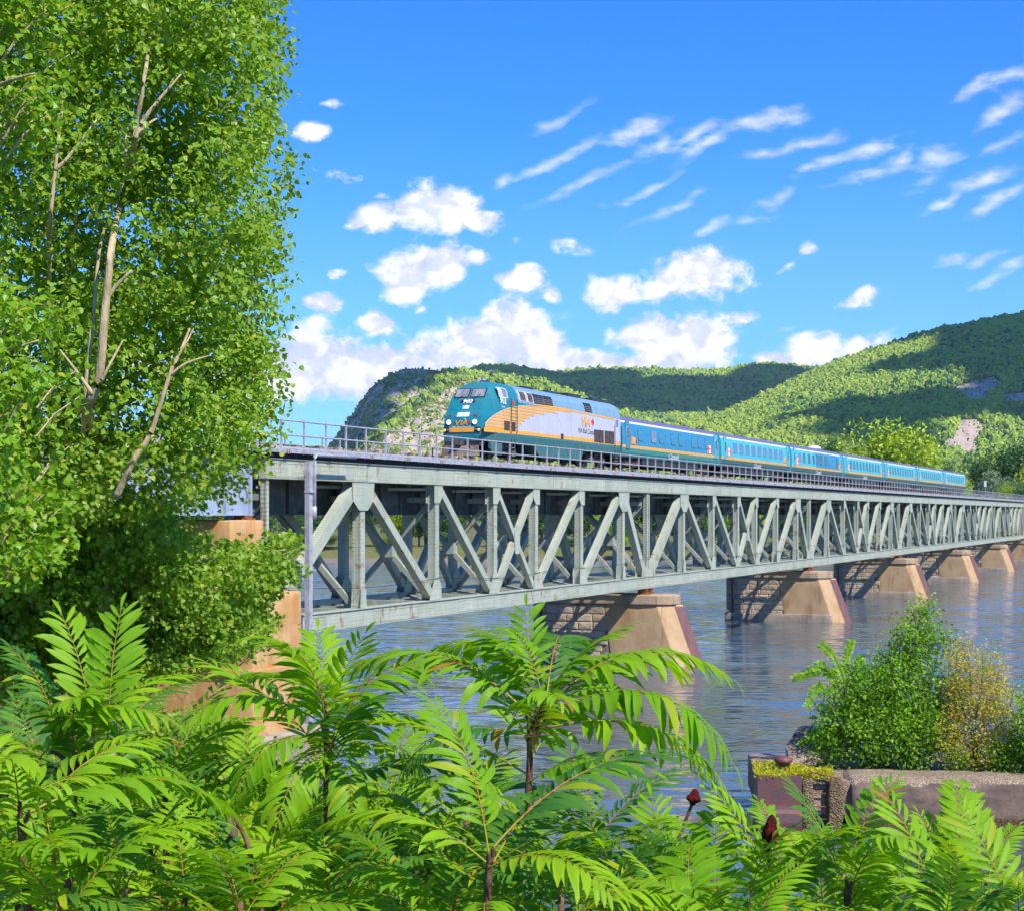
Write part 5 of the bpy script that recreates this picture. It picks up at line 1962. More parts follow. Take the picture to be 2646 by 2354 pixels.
_bm = bmesh.new(); _bm.from_mesh(me); bmesh.ops.recalc_face_normals(_bm, faces=_bm.faces); _bm.to_mesh(me); _bm.free()
rough_mesh(me, 5, .055, .8, 6)
for p in me.polygons:
    c_ = p.center
    e_ = mnoise.noise(Vector((c_.x * .9, 0, 1.3))) * .18
    if c_.z > 1.28 + e_:
        p.material_index = 1
    elif c_.z < .12 + e_:
        p.material_index = 2
obj('wall', me, dock)


def rubble_block(name, x0, x1, y0, y1, z1, seed, amp=.09):
    m_ = MB().box(x0, x1, y0, y1, -2.0, z1, 'rubble')
    me_ = m_.mesh(name)
    bevel_mesh(me_, .12, 3)
    rough_mesh(me_, 5, amp, 1.9, seed)
    return obj(name, me_, dock)


rubble_block('buttress', dx(2070), dx(2098), -.02, 1.2, TOPZ - .08, 11)
rubble_block('buttress', dx(2137), dx(2176), -.02, 1.2, TOPZ - .15, 12, .11)
me = MB().box(dx(2090), dx(2145), .42, 1.4, -2.0, TOPZ - .22, 'dock_conc').mesh('recess'); rough_mesh(me, 3, .03, 1, 4)
obj('recess', me, dock)
me = MB().box(dx(2088), dx(2150), .1, 1.1, TOPZ - .3, TOPZ - .1, 'rubble').mesh('lintel'); bevel_mesh(me, .05, 2); rough_mesh(me, 4, .05, 2, 9)
obj('lintel', me, dock)
for k, z in enumerate((.98, .53, .10, -.32)):
    obj('ladder_rung', MB().tube([(dx(2094), .12, z), (dx(2140), .12, z - .02)], .022, 'rusty', 6), dock)
# steel corner plate, folded round the end, with a welded seam and a lower bulge
m = MB()
prof = [(.0, TOPZ - .02), (-.02, .55), (-.05, .42), (-.16, .30), (-.20, .0), (-.14, -.5), (-.1, -1.5)]
for a, b in zip(prof[:-1], prof[1:]):
    x0, x1 = .0, dx(2071)
    m.add([(x0, a[0], a[1]), (x1, a[0], a[1]), (x1, b[0], b[1]), (x0, b[0], b[1])], [(0, 3, 2, 1)], 'maroon_plate')
    m.add([(x0, a[0], a[1]), (x0, b[0], b[1]), (x0 + .02, 2.6, b[1]), (x0 + .02, 2.6, a[1])], [(0, 1, 2, 3)], 'maroon_plate')
m.box(0, dx(2071), .0, .3, TOPZ - .02, TOPZ, 'maroon_plate')
MT['maroon_plate'] = M('rusty_plate', (0.155, 0.060, 0.055), (0.10, 0.062, 0.066), 1.6, 0.55, 0.4, 0.15, bumpy=.35, bscale=9, stretch=(.6, 1, 1.6))
obj('steel_plate', m.mesh('steel_plate'), dock)
obj('plate_base', MB().box(-.02, dx(2072), -.26, 0.2, -1.8, -.28, 'dock_algae'), dock)
obj('end_wall', MB().box(.03, dx(2068), .05, 3.0, -2, TOPZ - .06, 'dock_conc'), dock)
# bent steel rod lying along the edge
obj('bent_rod', MB().tube([(dx(2090), .05, TOPZ - .1), (dx(2090), .02, TOPZ + .12), (dx(2100), .0, TOPZ + .15), (dx(2160), -.05, TOPZ - .02), (dx(2168), -.05, TOPZ - .06)], .028, 'rusty', 6), dock)
# tilted broken slab
me = MB().prism([(0, 0), (2.0, .2), (2.9, 1.6), (1.6, 2.6), (.4, 1.4)], 'z', 0, .38, 'dock_top').mesh('broken_slab')
bevel_mesh(me, .06, 2); rough_mesh(me, 4, .06, 1.4, 3)
bs = thing('broken_slab', 'tilted broken concrete slab lying behind the bollard on the dock', 'slab', (0, 0, 0), 0, None, me)
pbs = at(2050, 1985, 59.3)
bs.location = (pbs.x, 59.6, TOPZ - .22); bs.rotation_euler = (R(14), R(-14), R(12))
me = MB().lathe([(.26, 0), (.26, .05), (.15, .09), (.13, .34), (.20, .40), (.30, .46), (.32, .56), (.26, .64), (.12, .68), (.01, .685)], 'maroon_plate', 24).mesh('bollard', True)
pb = at(2022, 1990, 58.8)
thing('mooring_bollard', 'rust brown mushroom shaped mooring bollard on the dock corner', 'bollard', (pb.x, 58.6, TOPZ - .15), 0, None, me)


# ------------------------------------------------------------------ leaves
DELTOID = np.array([(0, 0, 0), (.18, .46, .07), (.55, .38, .05), (1.05, 0, -.06), (.55, -.38, .05), (.18, -.46, .07), (.5, 0, -.02)])
DELT_F = np.array([(0, 6, 1), (6, 2, 1), (6, 3, 2), (0, 5, 6), (6, 5, 4), (6, 4, 3)])
OVAL = np.array([(0, 0, 0), (.38, .26, .05), (1.0, 0, -.05), (.38, -.26, .05), (.5, 0, -.01)])
OVAL_F = np.array([(0, 4, 1), (4, 2, 1), (0, 3, 4), (4, 3, 2)])


def rot_frames(dirs, ups):
    x = dirs / (np.linalg.norm(dirs, axis=1, keepdims=True) + 1e-9)
    y = np.cross(ups, x); y /= (np.linalg.norm(y, axis=1, keepdims=True) + 1e-9)
    z = np.cross(x, y)
    return np.stack([x, y, z], -1)                           # columns


def leaf_cloud(name, P, D, Upv, S, tmpl, tf, mats, midx=None):
    Rm = rot_frames(D, Upv)
    V = np.einsum('nij,kj->nki', Rm, tmpl) * S[:, None, None] + P[:, None, :]
    k = len(tmpl)
    F = (tf[None] + (np.arange(len(P)) * k)[:, None, None]).reshape(-1, 3)
    mi = None if midx is None else np.repeat(midx, len(tf))
    return arrays_mesh(name, V.reshape(-1, 3), F, mats, False, mi)


def twig_leaves(r_, C, O, per, spread, size, droop=.55, tilt=.8):
    """leaves in sprays: C spray centres, O outward directions"""
    n = len(C)
    ii = np.repeat(np.arange(n), per)
    t = r_.random((len(ii), 1))
    out_ = O[ii]
    P = C[ii] + out_ * (t - .5) * spread * 1.6 + r_.normal(0, spread * .42, (len(ii), 3))
    D = out_ * .5 + r_.normal(0, .6, (len(ii), 3)); D[:, 2] -= droop
    Up = np.array([0, 0, 1.0]) * .7 + out_ * .5 + r_.normal(0, tilt, (len(ii), 3))
    S = size * r_.uniform(.65, 1.25, len(ii))
    return P, D, Up, S


def noise3(P, f, seed=0):
    return np.array([mnoise.noise(Vector(p) * f + Vector((seed, seed * .7, -seed))) for p in P])


def poly_points(r_, poly, n):
    xs = [p[0] for p in poly]; ys = [p[1] for p in poly]
    out_ = np.zeros((0, 2))
    while len(out_) < n:
        q = np.stack([r_.uniform(min(xs), max(xs), n), r_.uniform(min(ys), max(ys), n)], -1)
        out_ = np.concatenate([out_, q[inpoly(q[:, 0], q[:, 1], poly)]])
    return out_[:n]


def limb(m, pts, r0, r1, mat, n=8):
    k = len(pts)
    # smooth the path
    P = [Vector(p) for p in pts]
    Q = []
    for i in range(k - 1):
        a, b, c, d_ = P[max(i - 1, 0)], P[i], P[i + 1], P[min(i + 2, k - 1)]
        for j in range(5):
            u_ = j / 5
            Q.append(.5 * ((2 * b) + (-a + c) * u_ + (2 * a - 5 * b + 4 * c - d_) * u_ ** 2 + (-a + 3 * b - 3 * c + d_) * u_ ** 3))
    Q.append(P[-1])
    rad = [r0 + (r1 - r0) * i / (len(Q) - 1) for i in range(len(Q))]
    m.tube(Q, rad, mat, n)


def ground_z(x, y):
    s_ = np.interp(x, SHX, SHY)
    return float(max(min(WATER_Z + (s_ - y) * .8 * .235, 8.7), -1.0))


def poplar(name, label, poly, Yc, depth, nspray, per, leaf, mat, seed, trunks, limbs, gap=.12, carve=(), fine=1.0, base_px=None):
    """broadleaf tree: crown filling an uneven outline at real depth; trunks and limbs given as photo points with their distance"""
    r_ = np.random.default_rng(seed)
    q = poly_points(r_, poly, int(nspray * 1.9))
    Yd = Yc + depth * r_.uniform(-1, 1, len(q)) * r_.uniform(.4, 1, len(q))
    P = np.stack([(q[:, 0] - CX) / FPX * Yc, Yd, EYE - (q[:, 1] - HORIZON) / FPX * Yc], -1)
    nz = noise3(P, 1.05, seed) + .6 * noise3(P, 2.3, seed + 5)
    keep = nz > -.28 + gap
    for (cx0, cy0, cx1, cy1, rad_, yl) in carve:                # keep a few stretches of trunk in the open
        dx_, dy_ = cx1 - cx0, cy1 - cy0
        t_ = np.clip(((q[:, 0] - cx0) * dx_ + (q[:, 1] - cy0) * dy_) / (dx_ * dx_ + dy_ * dy_), 0, 1)
        dd = np.hypot(q[:, 0] - cx0 - t_ * dx_, q[:, 1] - cy0 - t_ * dy_)
        keep &= ~((dd < rad_) & (Yd < yl))
    P = P[keep][:nspray]
    C = P.mean(0)
    O = P - np.array([C[0], Yc, 0]) * np.array([1, 1, 0]) - np.array([0, 0, 1.0]) * (P[:, 2:3] - .4)
    O /= np.linalg.norm(O, axis=1, keepdims=True) + 1e-9
    sp = leaf * 2.25 * fine
    LP, D, Up, S = twig_leaves(r_, P, O, per, sp, leaf)
    t = thing(name, label, 'tree')
    x0 = (trunks[0][0][0] - CX) / FPX * trunks[0][0][2]
    y0 = trunks[0][0][2]
    gz = ground_z(x0, y0)
    t.location = (x0, y0, gz)
    off = Vector((x0, y0, gz))
    crown = leaf_cloud('crown', LP - np.array(off), D, Up, S, DELTOID, DELT_F, [mat])
    obj('crown', crown, t)
    for i, tr in enumerate(trunks):
        m = MB()
        pts = [at(a, b, c) - off for a, b, c, _ in tr]
        if i == 0:
            pts = [Vector((0, 0, -.4))] + pts[1:]
        limb(m, pts, tr[0][3] * .36, tr[-1][3] * .42, 'bark', 10)
        obj('trunk', m.mesh('trunk', True), t)
    for lb in limbs:
        m = MB()
        limb(m, [at(a, b, c) - off for a, b, c, _ in lb], lb[0][3] * .7, lb[-1][3] * .7, 'bark', 7)
        obj('limb', m.mesh('limb', True), t)
    # fine twigs that carry the sprays
    m = MB()
    pick = r_.choice(len(P), min(420, len(P)), replace=False)
    for k in pick:
        p = Vector(P[k]) - off
        o_ = Vector(O[k])
        a = p - o_ * sp * 2.2 - Vector((0, 0, sp * 1.2))
        m.tube([a, (a + p) / 2 + Vector((0, 0, sp * .2)), p + o_ * sp * .5], [.009, .007, .004], 'bark', 4, False)
    obj('twigs', m.mesh('twigs'), t, kind='stuff')
    return t


MAIN = [(-420, -420), (560, -420), (700, -380), (690, -120), (715, 30), (690, 110), (735, 190), (690, 270), (735, 350), (690, 430), (738, 490), (690, 580), (735, 640), (692, 740),
        (738, 790), (690, 860), (720, 930), (670, 990), (735, 1032), (660, 1062), (688, 1105), (640, 1130), (675, 1165), (650, 1225), (575, 1215), (560, 1290), (480, 1270), (420, 1330), (330, 1350), (-420, 1360)]
MAIN = [(x - 14 if x > 600 else x, y) for x, y in MAIN]
poplar('poplar_tree', 'tall leafy poplar rising out of the picture with pale upright trunks', MAIN, 19.0, 2.6, 12000, 12, .065, 'poplar', 101,
       [[(300, 1900, 20.5, .16), (270, 1300, 19.6, .13), (225, 1085, 17.2, .105), (255, 985, 16.8, .10), (272, 800, 16.8, .085), (290, 630, 17.0, .075), (318, 500, 19.2, .066), (345, 385, 17.2, .06), (352, 330, 17, .058), (378, 170, 17.1, .05), (392, 40, 19.2, .04), (400, -200, 18, .03)],
        [(205, 1400, 20, .08), (215, 1105, 17.2, .065), (232, 900, 17, .055), (243, 800, 17.1, .045), (262, 620, 17.4, .035), (318, 470, 17.3, .03), (325, 330, 17.4, .025)],
        [(150, 1300, 18.5, .08), (128, 700, 17.6, .055), (132, 560, 16.9, .05), (142, 450, 16.9, .045), (158, 300, 17, .035), (190, 120, 17.6, .025)]],
       [[(300, 1285, 16.9, .055), (345, 1190, 16.8, .05), (385, 1130, 16.8, .045), (410, 1060, 16.8, .04), (440, 965, 16.8, .034), (470, 900, 16.8, .024), (490, 850, 17, .015)],
        [(440, 970, 16.8, .025), (480, 940, 16.8, .018), (540, 920, 17, .01)], [(455, 930, 16.8, .02), (485, 880, 16.8, .012), (500, 850, 17, .008)],
        [(272, 780, 16.8, .04), (300, 740, 16.8, .03), (340, 700, 16.8, .02)], [(262, 985, 16.7, .03), (285, 940, 16.7, .022), (318, 880, 16.8, .012)],
        [(240, 1020, 16.8, .035), (205, 970, 16.8, .022), (155, 905, 16.9, .012)],
        [(350, 360, 16.9, .045), (372, 310, 16.9, .038), (410, 260, 16.9, .03), (470, 190, 17, .014)], [(360, 350, 16.9, .03), (385, 320, 16.9, .02), (420, 300, 17, .01)],
        [(142, 440, 16.9, .035), (170, 415, 16.9, .028), (205, 370, 16.9, .022), (250, 310, 17, .012)]],
       gap=.14, carve=[(225, 1080, 272, 800, 26, 17.4), (272, 800, 290, 640, 22, 17.3), (352, 380, 380, 160, 22, 17.4), (130, 560, 158, 290, 20, 17.4),
                       (305, 1260, 350, 1180, 22, 17.2), (395, 1080, 470, 890, 22, 17.2), (300, 740, 345, 690, 14, 17.2), (380, 310, 470, 190, 14, 17.2), (170, 415, 250, 310, 14, 17.2)])
LOWB = [(-300, 1300), (330, 1310), (400, 1290), (440, 1370), (540, 1420), (590, 1400), (640, 1450), (700, 1410), (740, 1365), (778, 1405), (725, 1445), (770, 1490), (700, 1500), (690, 1540),
        (655, 1580), (690, 1620), (640, 1650), (660, 1690), (600, 1680), (540, 1725), (470, 1700), (400, 1760), (250, 1745), (100, 1800), (-300, 1800)]
poplar('poplar_tree', 'spreading lower poplar whose leafy boughs hang in front of the concrete land pier', LOWB, 21.0, 2.2, 6800, 12, .066, 'poplar', 102,
       [[(180, 2100, 21, .12), (190, 1700, 21, .09), (240, 1450, 21, .06), (300, 1300, 21, .03)]],
       [[(200, 1650, 20.5, .05), (330, 1580, 20.2, .035), (470, 1540, 20, .025), (640, 1500, 20, .012)], [(220, 1560, 20.4, .05), (400, 1480, 20, .03), (560, 1440, 20, .02), (740, 1420, 20, .01)],
        [(230, 1500, 20.5, .04), (100, 1420, 20, .02), (0, 1380, 20, .01)]], gap=.06)
NEAR = [(-360, -300), (90, -300), (120, 0), (95, 60), (115, 110), (80, 180), (150, 230), (95, 290), (40, 330), (-20, 360), (-60, 520), (-80, 700), (60, 790), (115, 770), (135, 830), (80, 880), (150, 905), (120, 960), (185, 990),
        (130, 1060), (105, 1110), (110, 1180), (90, 1250), (150, 1300), (125, 1370), (190, 1410), (110, 1450), (60, 1500), (-360, 1560)]
poplar('poplar_tree', 'closest poplar at the picture edge with larger bright yellow green leaves', NEAR, 11.5, 1.1, 1900, 11, .057, 'poplar_near', 103,
       [[(-220, 2100, 11.8, .10), (-200, 1500, 11.8, .08), (-160, 800, 11.8, .06), (-120, 0, 11.8, .04), (-100, -300, 11.8, .02)]],
       [[(-190, 1400, 11.7, .04), (-60, 1300, 11.4, .02), (60, 1260, 11.2, .008)], [(-170, 1000, 11.7, .04), (-40, 930, 11.3, .02), (100, 880, 11.2, .008)], [(-130, 300, 11.7, .04), (0, 220, 11.3, .02), (90, 190, 11.2, .008)]], gap=.02)
SHR = [(250, 1950), (330, 1880), (430, 1860), (520, 1880), (620, 1870), (665, 1930), (640, 2000), (600, 2080), (420, 2120), (250, 2080)]
poplar('poplar_sapling', 'low poplar sapling below the stained land pier, behind the sumac', SHR, 26.0, 1.4, 1100, 11, .085, 'poplar', 104,
       [[(430, 2350, 26, .05), (435, 2150, 26, .04), (440, 1950, 26, .015)]], [[(435, 2120, 26, .02), (520, 2020, 26, .008)]], gap=.0)


# ------------------------------------------------------------------ shrubs on the dock
def shrub(name, label, lobes, nspray, per, leaf, mat, tip, seed, base, stems, mats_extra=None, spread=3.0, tipz=.35):
    """lobes: (x, y, Y, rx, rz) in photo px and distance; leaf sprays in their shells"""
    r_ = np.random.default_rng(seed)
    Ps, Os, Ts = [], [], []
    tot = sum(l[3] * l[4] * l[5] for l in lobes)
    for x, y, Y, rx, rz, dn in lobes:
        c_ = np.array(at(x, y, Y)); k = Y / FPX
        n = int(nspray * rx * rz * dn / tot)
        d_ = r_.normal(0, 1, (n, 3)); d_ /= np.linalg.norm(d_, axis=1, keepdims=True)
        rad_ = r_.uniform(.35, 1.0, (n, 1)) ** .6
        q = d_ * rad_ * np.array([rx * k, rx * k * .85, rz * k])
        q *= 1 + .50 * noise3(d_, 2.2, seed)[:, None] + .25 * noise3(d_, 5.0, seed + 3)[:, None]
        Ps.append(c_ + q); Os.append(d_ * .8 + np.array([0, 0, .25])); Ts.append((d_[:, 2] * rad_[:, 0] + r_.normal(0, .25, n)) > tipz)
    P, O, T = np.concatenate(Ps), np.concatenate(Os), np.concatenate(Ts)
    ok = P[:, 2] > base.z + .02
    P, O, T = P[ok], O[ok], T[ok]
    LP, D, Up, S = twig_leaves(r_, P, O, per, leaf * spread, leaf, .25, .7)
    t = thing(name, label, 'shrub', base)
    mi = np.repeat(T.astype(int), per)
    obj('foliage', leaf_cloud('foliage', LP - np.array(base), D, Up, S, OVAL, OVAL_F, [mat, tip], mi), t)
    for st in stems:
        m = MB()
        limb(m, [Vector((0, 0, -.1))] + [at(a, b, c) - base for a, b, c in st], .05, .008, 'bark_dark', 6)
        obj('stem', m.mesh('stem', True), t)
    return t


b1 = at(2290, 1985, 60.0); b1.z = TOPZ - .2
shrub('elm_shrub', 'big dark green shrub with a tall bright top, overhanging the dock', [
    (2290, 1900, 60, 110, 85, 1.1), (2180, 1870, 60.2, 75, 85, 1), (2390, 1890, 60, 80, 90, 1), (2230, 1790, 60.3, 75, 70, .9), (2330, 1780, 60.2, 85, 85, .9),
    (2360, 1680, 60.4, 60, 70, .7), (2380, 1595, 60.5, 30, 52, .8), (2425, 1645, 60.4, 40, 36, .4), (2300, 1690, 60.4, 30, 30, .35), (2250, 1735, 60.3, 40, 35, .6), (2140, 1930, 60, 40, 50, .8), (2440, 1800, 60.2, 45, 70, .6), (2330, 1640, 60.4, 26, 30, .4)],
    2900, 9, .15, 'bush', 'bush_tip', 201, b1,
    [[(2300, 1850, 60.2), (2350, 1700, 60.3), (2385, 1570, 60.5)], [(2250, 1880, 60.1), (2210, 1780, 60.2), (2190, 1720, 60.3)], [(2330, 1880, 60), (2400, 1780, 60), (2430, 1650, 60.2)], [(2240, 1920, 60), (2160, 1870, 60), (2120, 1850, 60)]])
# arching leafy shoots on its left
r_ = np.random.default_rng(77)
sh = thing('arching_shrub', 'arching light green leafy shoots reaching out over the water beside the big shrub', 'shrub', at(2190, 1960, 60.4))
off = sh.location.copy()
LPs, Ds, Us, Ss = [], [], [], []
for pts in ([(2190, 1960), (2170, 1780), (2120, 1710), (2060, 1755)], [(2190, 1960), (2180, 1760), (2150, 1690), (2120, 1662)], [(2190, 1960), (2180, 1740), (2190, 1690), (2200, 1655)],
            [(2190, 1960), (2150, 1790), (2110, 1770), (2085, 1825)], [(2190, 1960), (2165, 1740), (2110, 1735), (2050, 1752)], [(2190, 1960), (2150, 1880), (2105, 1900), (2065, 1925)], [(2190, 1960), (2195, 1780), (2215, 1710), (2225, 1700)]):
    Y_ = 60.2 + r_.uniform(-.5, .5)
    m = MB()
    W = [at(a, b, Y_) - off for a, b in pts]
    limb(m, W, .018, .005, 'bark_dark', 5)
    obj('shoot', m.mesh('shoot', True), sh)
    Q = []
    for a, b in zip(W[1:-1], W[2:]):
        for k in range(16):
            Q.append((a.lerp(b, k / 16), (b - a).normalized()))
    for q, d_ in Q:
        for s_ in (-1, 1):
            side = d_.cross(Vector((0, 1, .2))).normalized() * s_
            LPs.append(q); Ds.append(d_ * .55 + side + Vector(r_.normal(0, .15, 3))); Us.append((r_.normal(0, .3), -.8, .6)); Ss.append(r_.uniform(.15, .24))
obj('foliage', leaf_cloud('foliage', np.array(LPs), np.array(Ds), np.array(Us), np.array(Ss), OVAL, OVAL_F, ['bush_tip']), sh)
b2 = at(2520, 1995, 59.4); b2.z = TOPZ - .2
shrub('yellowing_shrub', 'sparse tall yellow and orange tinged shrub at the right of the dock', [
    (2500, 1720, 59.5, 60, 60, .5), (2530, 1800, 59.5, 75, 70, .7), (2540, 1880, 59.5, 70, 70, .7), (2470, 1800, 59.5, 40, 80, .6), (2480, 1690, 59.5, 45, 45, .35), (2580, 1780, 59.6, 40, 60, .45), (2560, 1700, 59.6, 36, 40, .3), (2540, 1950, 59.4, 80, 45, .8), (2450, 1900, 59.4, 45, 70, .7), (2600, 1870, 59.4, 50, 60, .6)],
    1700, 8, .105, 'dry_bush', 'dry_bush', 202, b2,
    [[(2520, 1880, 59.4), (2510, 1780, 59.4), (2500, 1680, 59.5)], [(2530, 1900, 59.4), (2560, 1800, 59.5), (2590, 1720, 59.6)], [(2510, 1900, 59.4), (2480, 1800, 59.4), (2470, 1690, 59.5)], [(2540, 1920, 59.4), (2600, 1850, 59.4), (2620, 1780, 59.5)],
     [(2515, 1900, 59.2), (2535, 1780, 59.2), (2540, 1690, 59.3)], [(2500, 1920, 59.2), (2455, 1850, 59.2), (2440, 1800, 59.3)]], spread=3.2)
b3 = at(2620, 2010, 58.8); b3.z = TOPZ - .2
shrub('low_shrub', 'low dense green shrub growing on the dock edge under the yellowing one', [
    (2600, 1960, 58.9, 60, 42, 1), (2660, 1930, 58.9, 60, 60, 1), (2480, 1960, 59.2, 40, 30, .7), (2720, 1930, 58.9, 70, 70, .8)], 900, 9, .13, 'bush', 'bush_tip', 203, b3,
    [[(2620, 1960, 58.9), (2640, 1900, 58.9)]])
b4 = at(2690, 1990, 57.9); b4.z = TOPZ - .2
shrub('leafy_shrub', 'bright green leafy shrub cut off by the picture edge', [(2670, 1830, 58, 34, 60, 1), (2690, 1900, 58, 40, 60, 1)], 300, 8, .14, 'bush_tip', 'bush_tip', 204, b4, [[(2680, 1900, 58), (2660, 1800, 58)]])
# stonecrop mat on the dock corner
r_ = np.random.default_rng(9)
n = 5200
P = np.stack([r_.uniform(-.1, 2.6, n), r_.uniform(-.12, 1.9, n), np.zeros(n)], -1)
keep = noise3(P, 1.2, 4) + .35 - P[:, 0] * .12 > 0
P = P[keep]
hgt = .42 * (noise3(P, .9, 9) * .5 + .6)
P[:, 2] = r_.random(len(P)) * hgt
D = r_.normal(0, .6, (len(P), 3)); D[:, 2] += 1
me = leaf_cloud('stonecrop', P, D, r_.normal(0, 1, (len(P), 3)), r_.uniform(.06, .13, len(P)), OVAL, OVAL_F, ['moss'])
pm = at(1958, 2000, 57.6)
thing('stonecrop', 'yellow green stonecrop mat spreading around the bollard on the dock corner', 'ground cover', (pm.x + .02, 57.6, TOPZ - .12), R(-4.5), None, me)['kind'] = 'stuff'


# ------------------------------------------------------------------ trees on the far bank
def far_crown(seed, lobes, n, leaf, mat, flat=1.0):
    """unit-size crown (about 1 wide, base at 0) of leaf clumps in overlapping lobes"""
    r_ = np.random.default_rng(seed)
    Ps, Os = [], []
    for _ in range(lobes):
        a = r_.uniform(0, 6.28); q = r_.uniform(.0, .30)
        c_ = np.array([math.cos(a) * q, math.sin(a) * q, r_.uniform(.28, .72) * flat])
        rad_ = r_.uniform(.14, .24)
        m_ = n // lobes
        d_ = r_.normal(0, 1, (m_, 3)); d_ /= np.linalg.norm(d_, axis=1, keepdims=True)
        Ps.append(c_ + d_ * rad_ * r_.uniform(.55, 1.08, (m_, 1)) * np.array([1, 1, .85])); Os.append(d_)
    P, O = np.concatenate(Ps), np.concatenate(Os)
    D = r_.normal(0, 1, P.shape); Up = O + r_.normal(0, .45, P.shape)
    S = leaf * r_.uniform(.6, 1.4, len(P))
    return leaf_cloud('crown', P, D, Up, S, OVAL, OVAL_F, [mat])


FC = {}


def far_tree(x, top, Y, wpx, kind, label, group=None, squat=1.0):
    mat = {'y': 'far_yellow', 'g': 'far_green', 'w': 'far_grey', 'm': 'far_mid'}[kind]
    v = random.randrange(3)
    k = (kind, v)
    if k not in FC:
        FC[k] = far_crown(900 + v * 17 + ord(kind), 24, 6600, .036, mat)
    W = wpx / FPX * Y
    gx_ = (x - CX) / FPX * Y
    zt = EYE + (HORIZON - top) / FPX * Y
    gz = 2.4
    t = thing('broadleaf_tree', label, 'tree', (gx_, Y, gz), random.uniform(0, 6.28), group)
    H = zt - gz
    cb = max(.6, H * .10)
    obj('crown', FC[k], t, (0, 0, cb - .1 * H * .5), sc=(W * 1.25, W * 1.25, (H - cb) * 1.22))
    m = MB()
    m.tube([(0, 0, -.5), (.1, 0, H * .3), (.0, .1, H * .62)], [max(.16, H * .022), max(.12, H * .016), .06], 'bark_dark', 7)
    for a in range(4):
        q = a * 1.6 + .4
        m.tube([(.05, 0, H * (.28 + .07 * a)), (math.cos(q) * W * .18, math.sin(q) * W * .18, H * (.45 + .06 * a)), (math.cos(q) * W * .3, math.sin(q) * W * .3, H * (.6 + .05 * a))], [H * .012, H * .008, .03], 'bark_dark', 5)
    obj('trunk', m, t)
    return t


random.seed(12)
far_tree(2305, 1078, 430, 285, 'y', 'big round yellow green tree standing behind the tail coaches')
far_tree(2215, 1140, 428, 140, 'y', 'smaller yellow green tree growing against the big round one')
far_tree(2390, 1140, 432, 140, 'y', 'yellow green tree on the right flank of the big round one')
far_tree(2145, 1133, 445, 90, 'g', 'dark green tree just behind the white roof dome')
far_tree(2450, 1195, 428, 85, 'g', 'dark tree behind the last coach, right of the big round tree')
far_tree(2475, 1222, 402, 75, 'y', 'low lime green tree just past the end of the train')
far_tree(2530, 1168, 455, 105, 'm', 'mid green tree behind the pale willow on the far bank')
far_tree(2560, 1212, 406, 125, 'w', 'pale grey green willow beyond the end of the train')
far_tree(2625, 1145, 445, 165, 'g', 'tall dark green tree at the right end of the far bank')
far_tree(2700, 1180, 410, 130, 'y', 'light green tree cut by the picture edge behind the railing')
far_tree(2605, 1250, 394, 70, 'y', 'low bright bush behind the far railing', squat=.8)
far_tree(2650, 1240, 392, 70, 'm', 'low green bush at the end of the far railing')
far_tree(2790, 1150, 430, 190, 'm', 'broad green tree beyond the right end of the bridge')
kinds = 'gmgygmggymgmgmgy'
SHORE, WBUSH = [], []
for i in range(24):
    x = 330 + i * 84 + random.uniform(-22, 22)
    q = far_tree(x, 1290 + random.uniform(-28, 34), 398 + random.uniform(-5, 14), random.uniform(105, 165), kinds[i % 16], 'shore tree', 'trees along the far shore')
    SHORE.append((x, q, {'g': 'dark green', 'm': 'mid green', 'y': 'yellow green'}[kinds[i % 16]]))
for i in range(7):
    x = 860 + i * 150 + random.uniform(-30, 30)
    WBUSH.append((x, far_tree(x, 1385 + random.uniform(-15, 15), 390, random.uniform(60, 90), 'y' if i % 2 else 'm', 'bush', 'bushes along the far waterline')))
# signal mast past the end of the train
s_m, z_m = on_plane(2546, 1245, 7.4)
sm = thing('signal_mast', 'thin mast with a white head beyond the end of the train', 'signal mast', bw(s_m, 7.4, 12.9), ROT)
obj('mast', MB().tube([(0, 0, 0), (0, 0, 4.0)], .07, 'galv', 8), sm)
obj('signal_head', MB().box(-.3, .3, -.25, .25, 3.6, 4.9, 'white').box(-.12, .12, -.3, -.25, 3.8, 4.6, 'blackmetal'), sm)


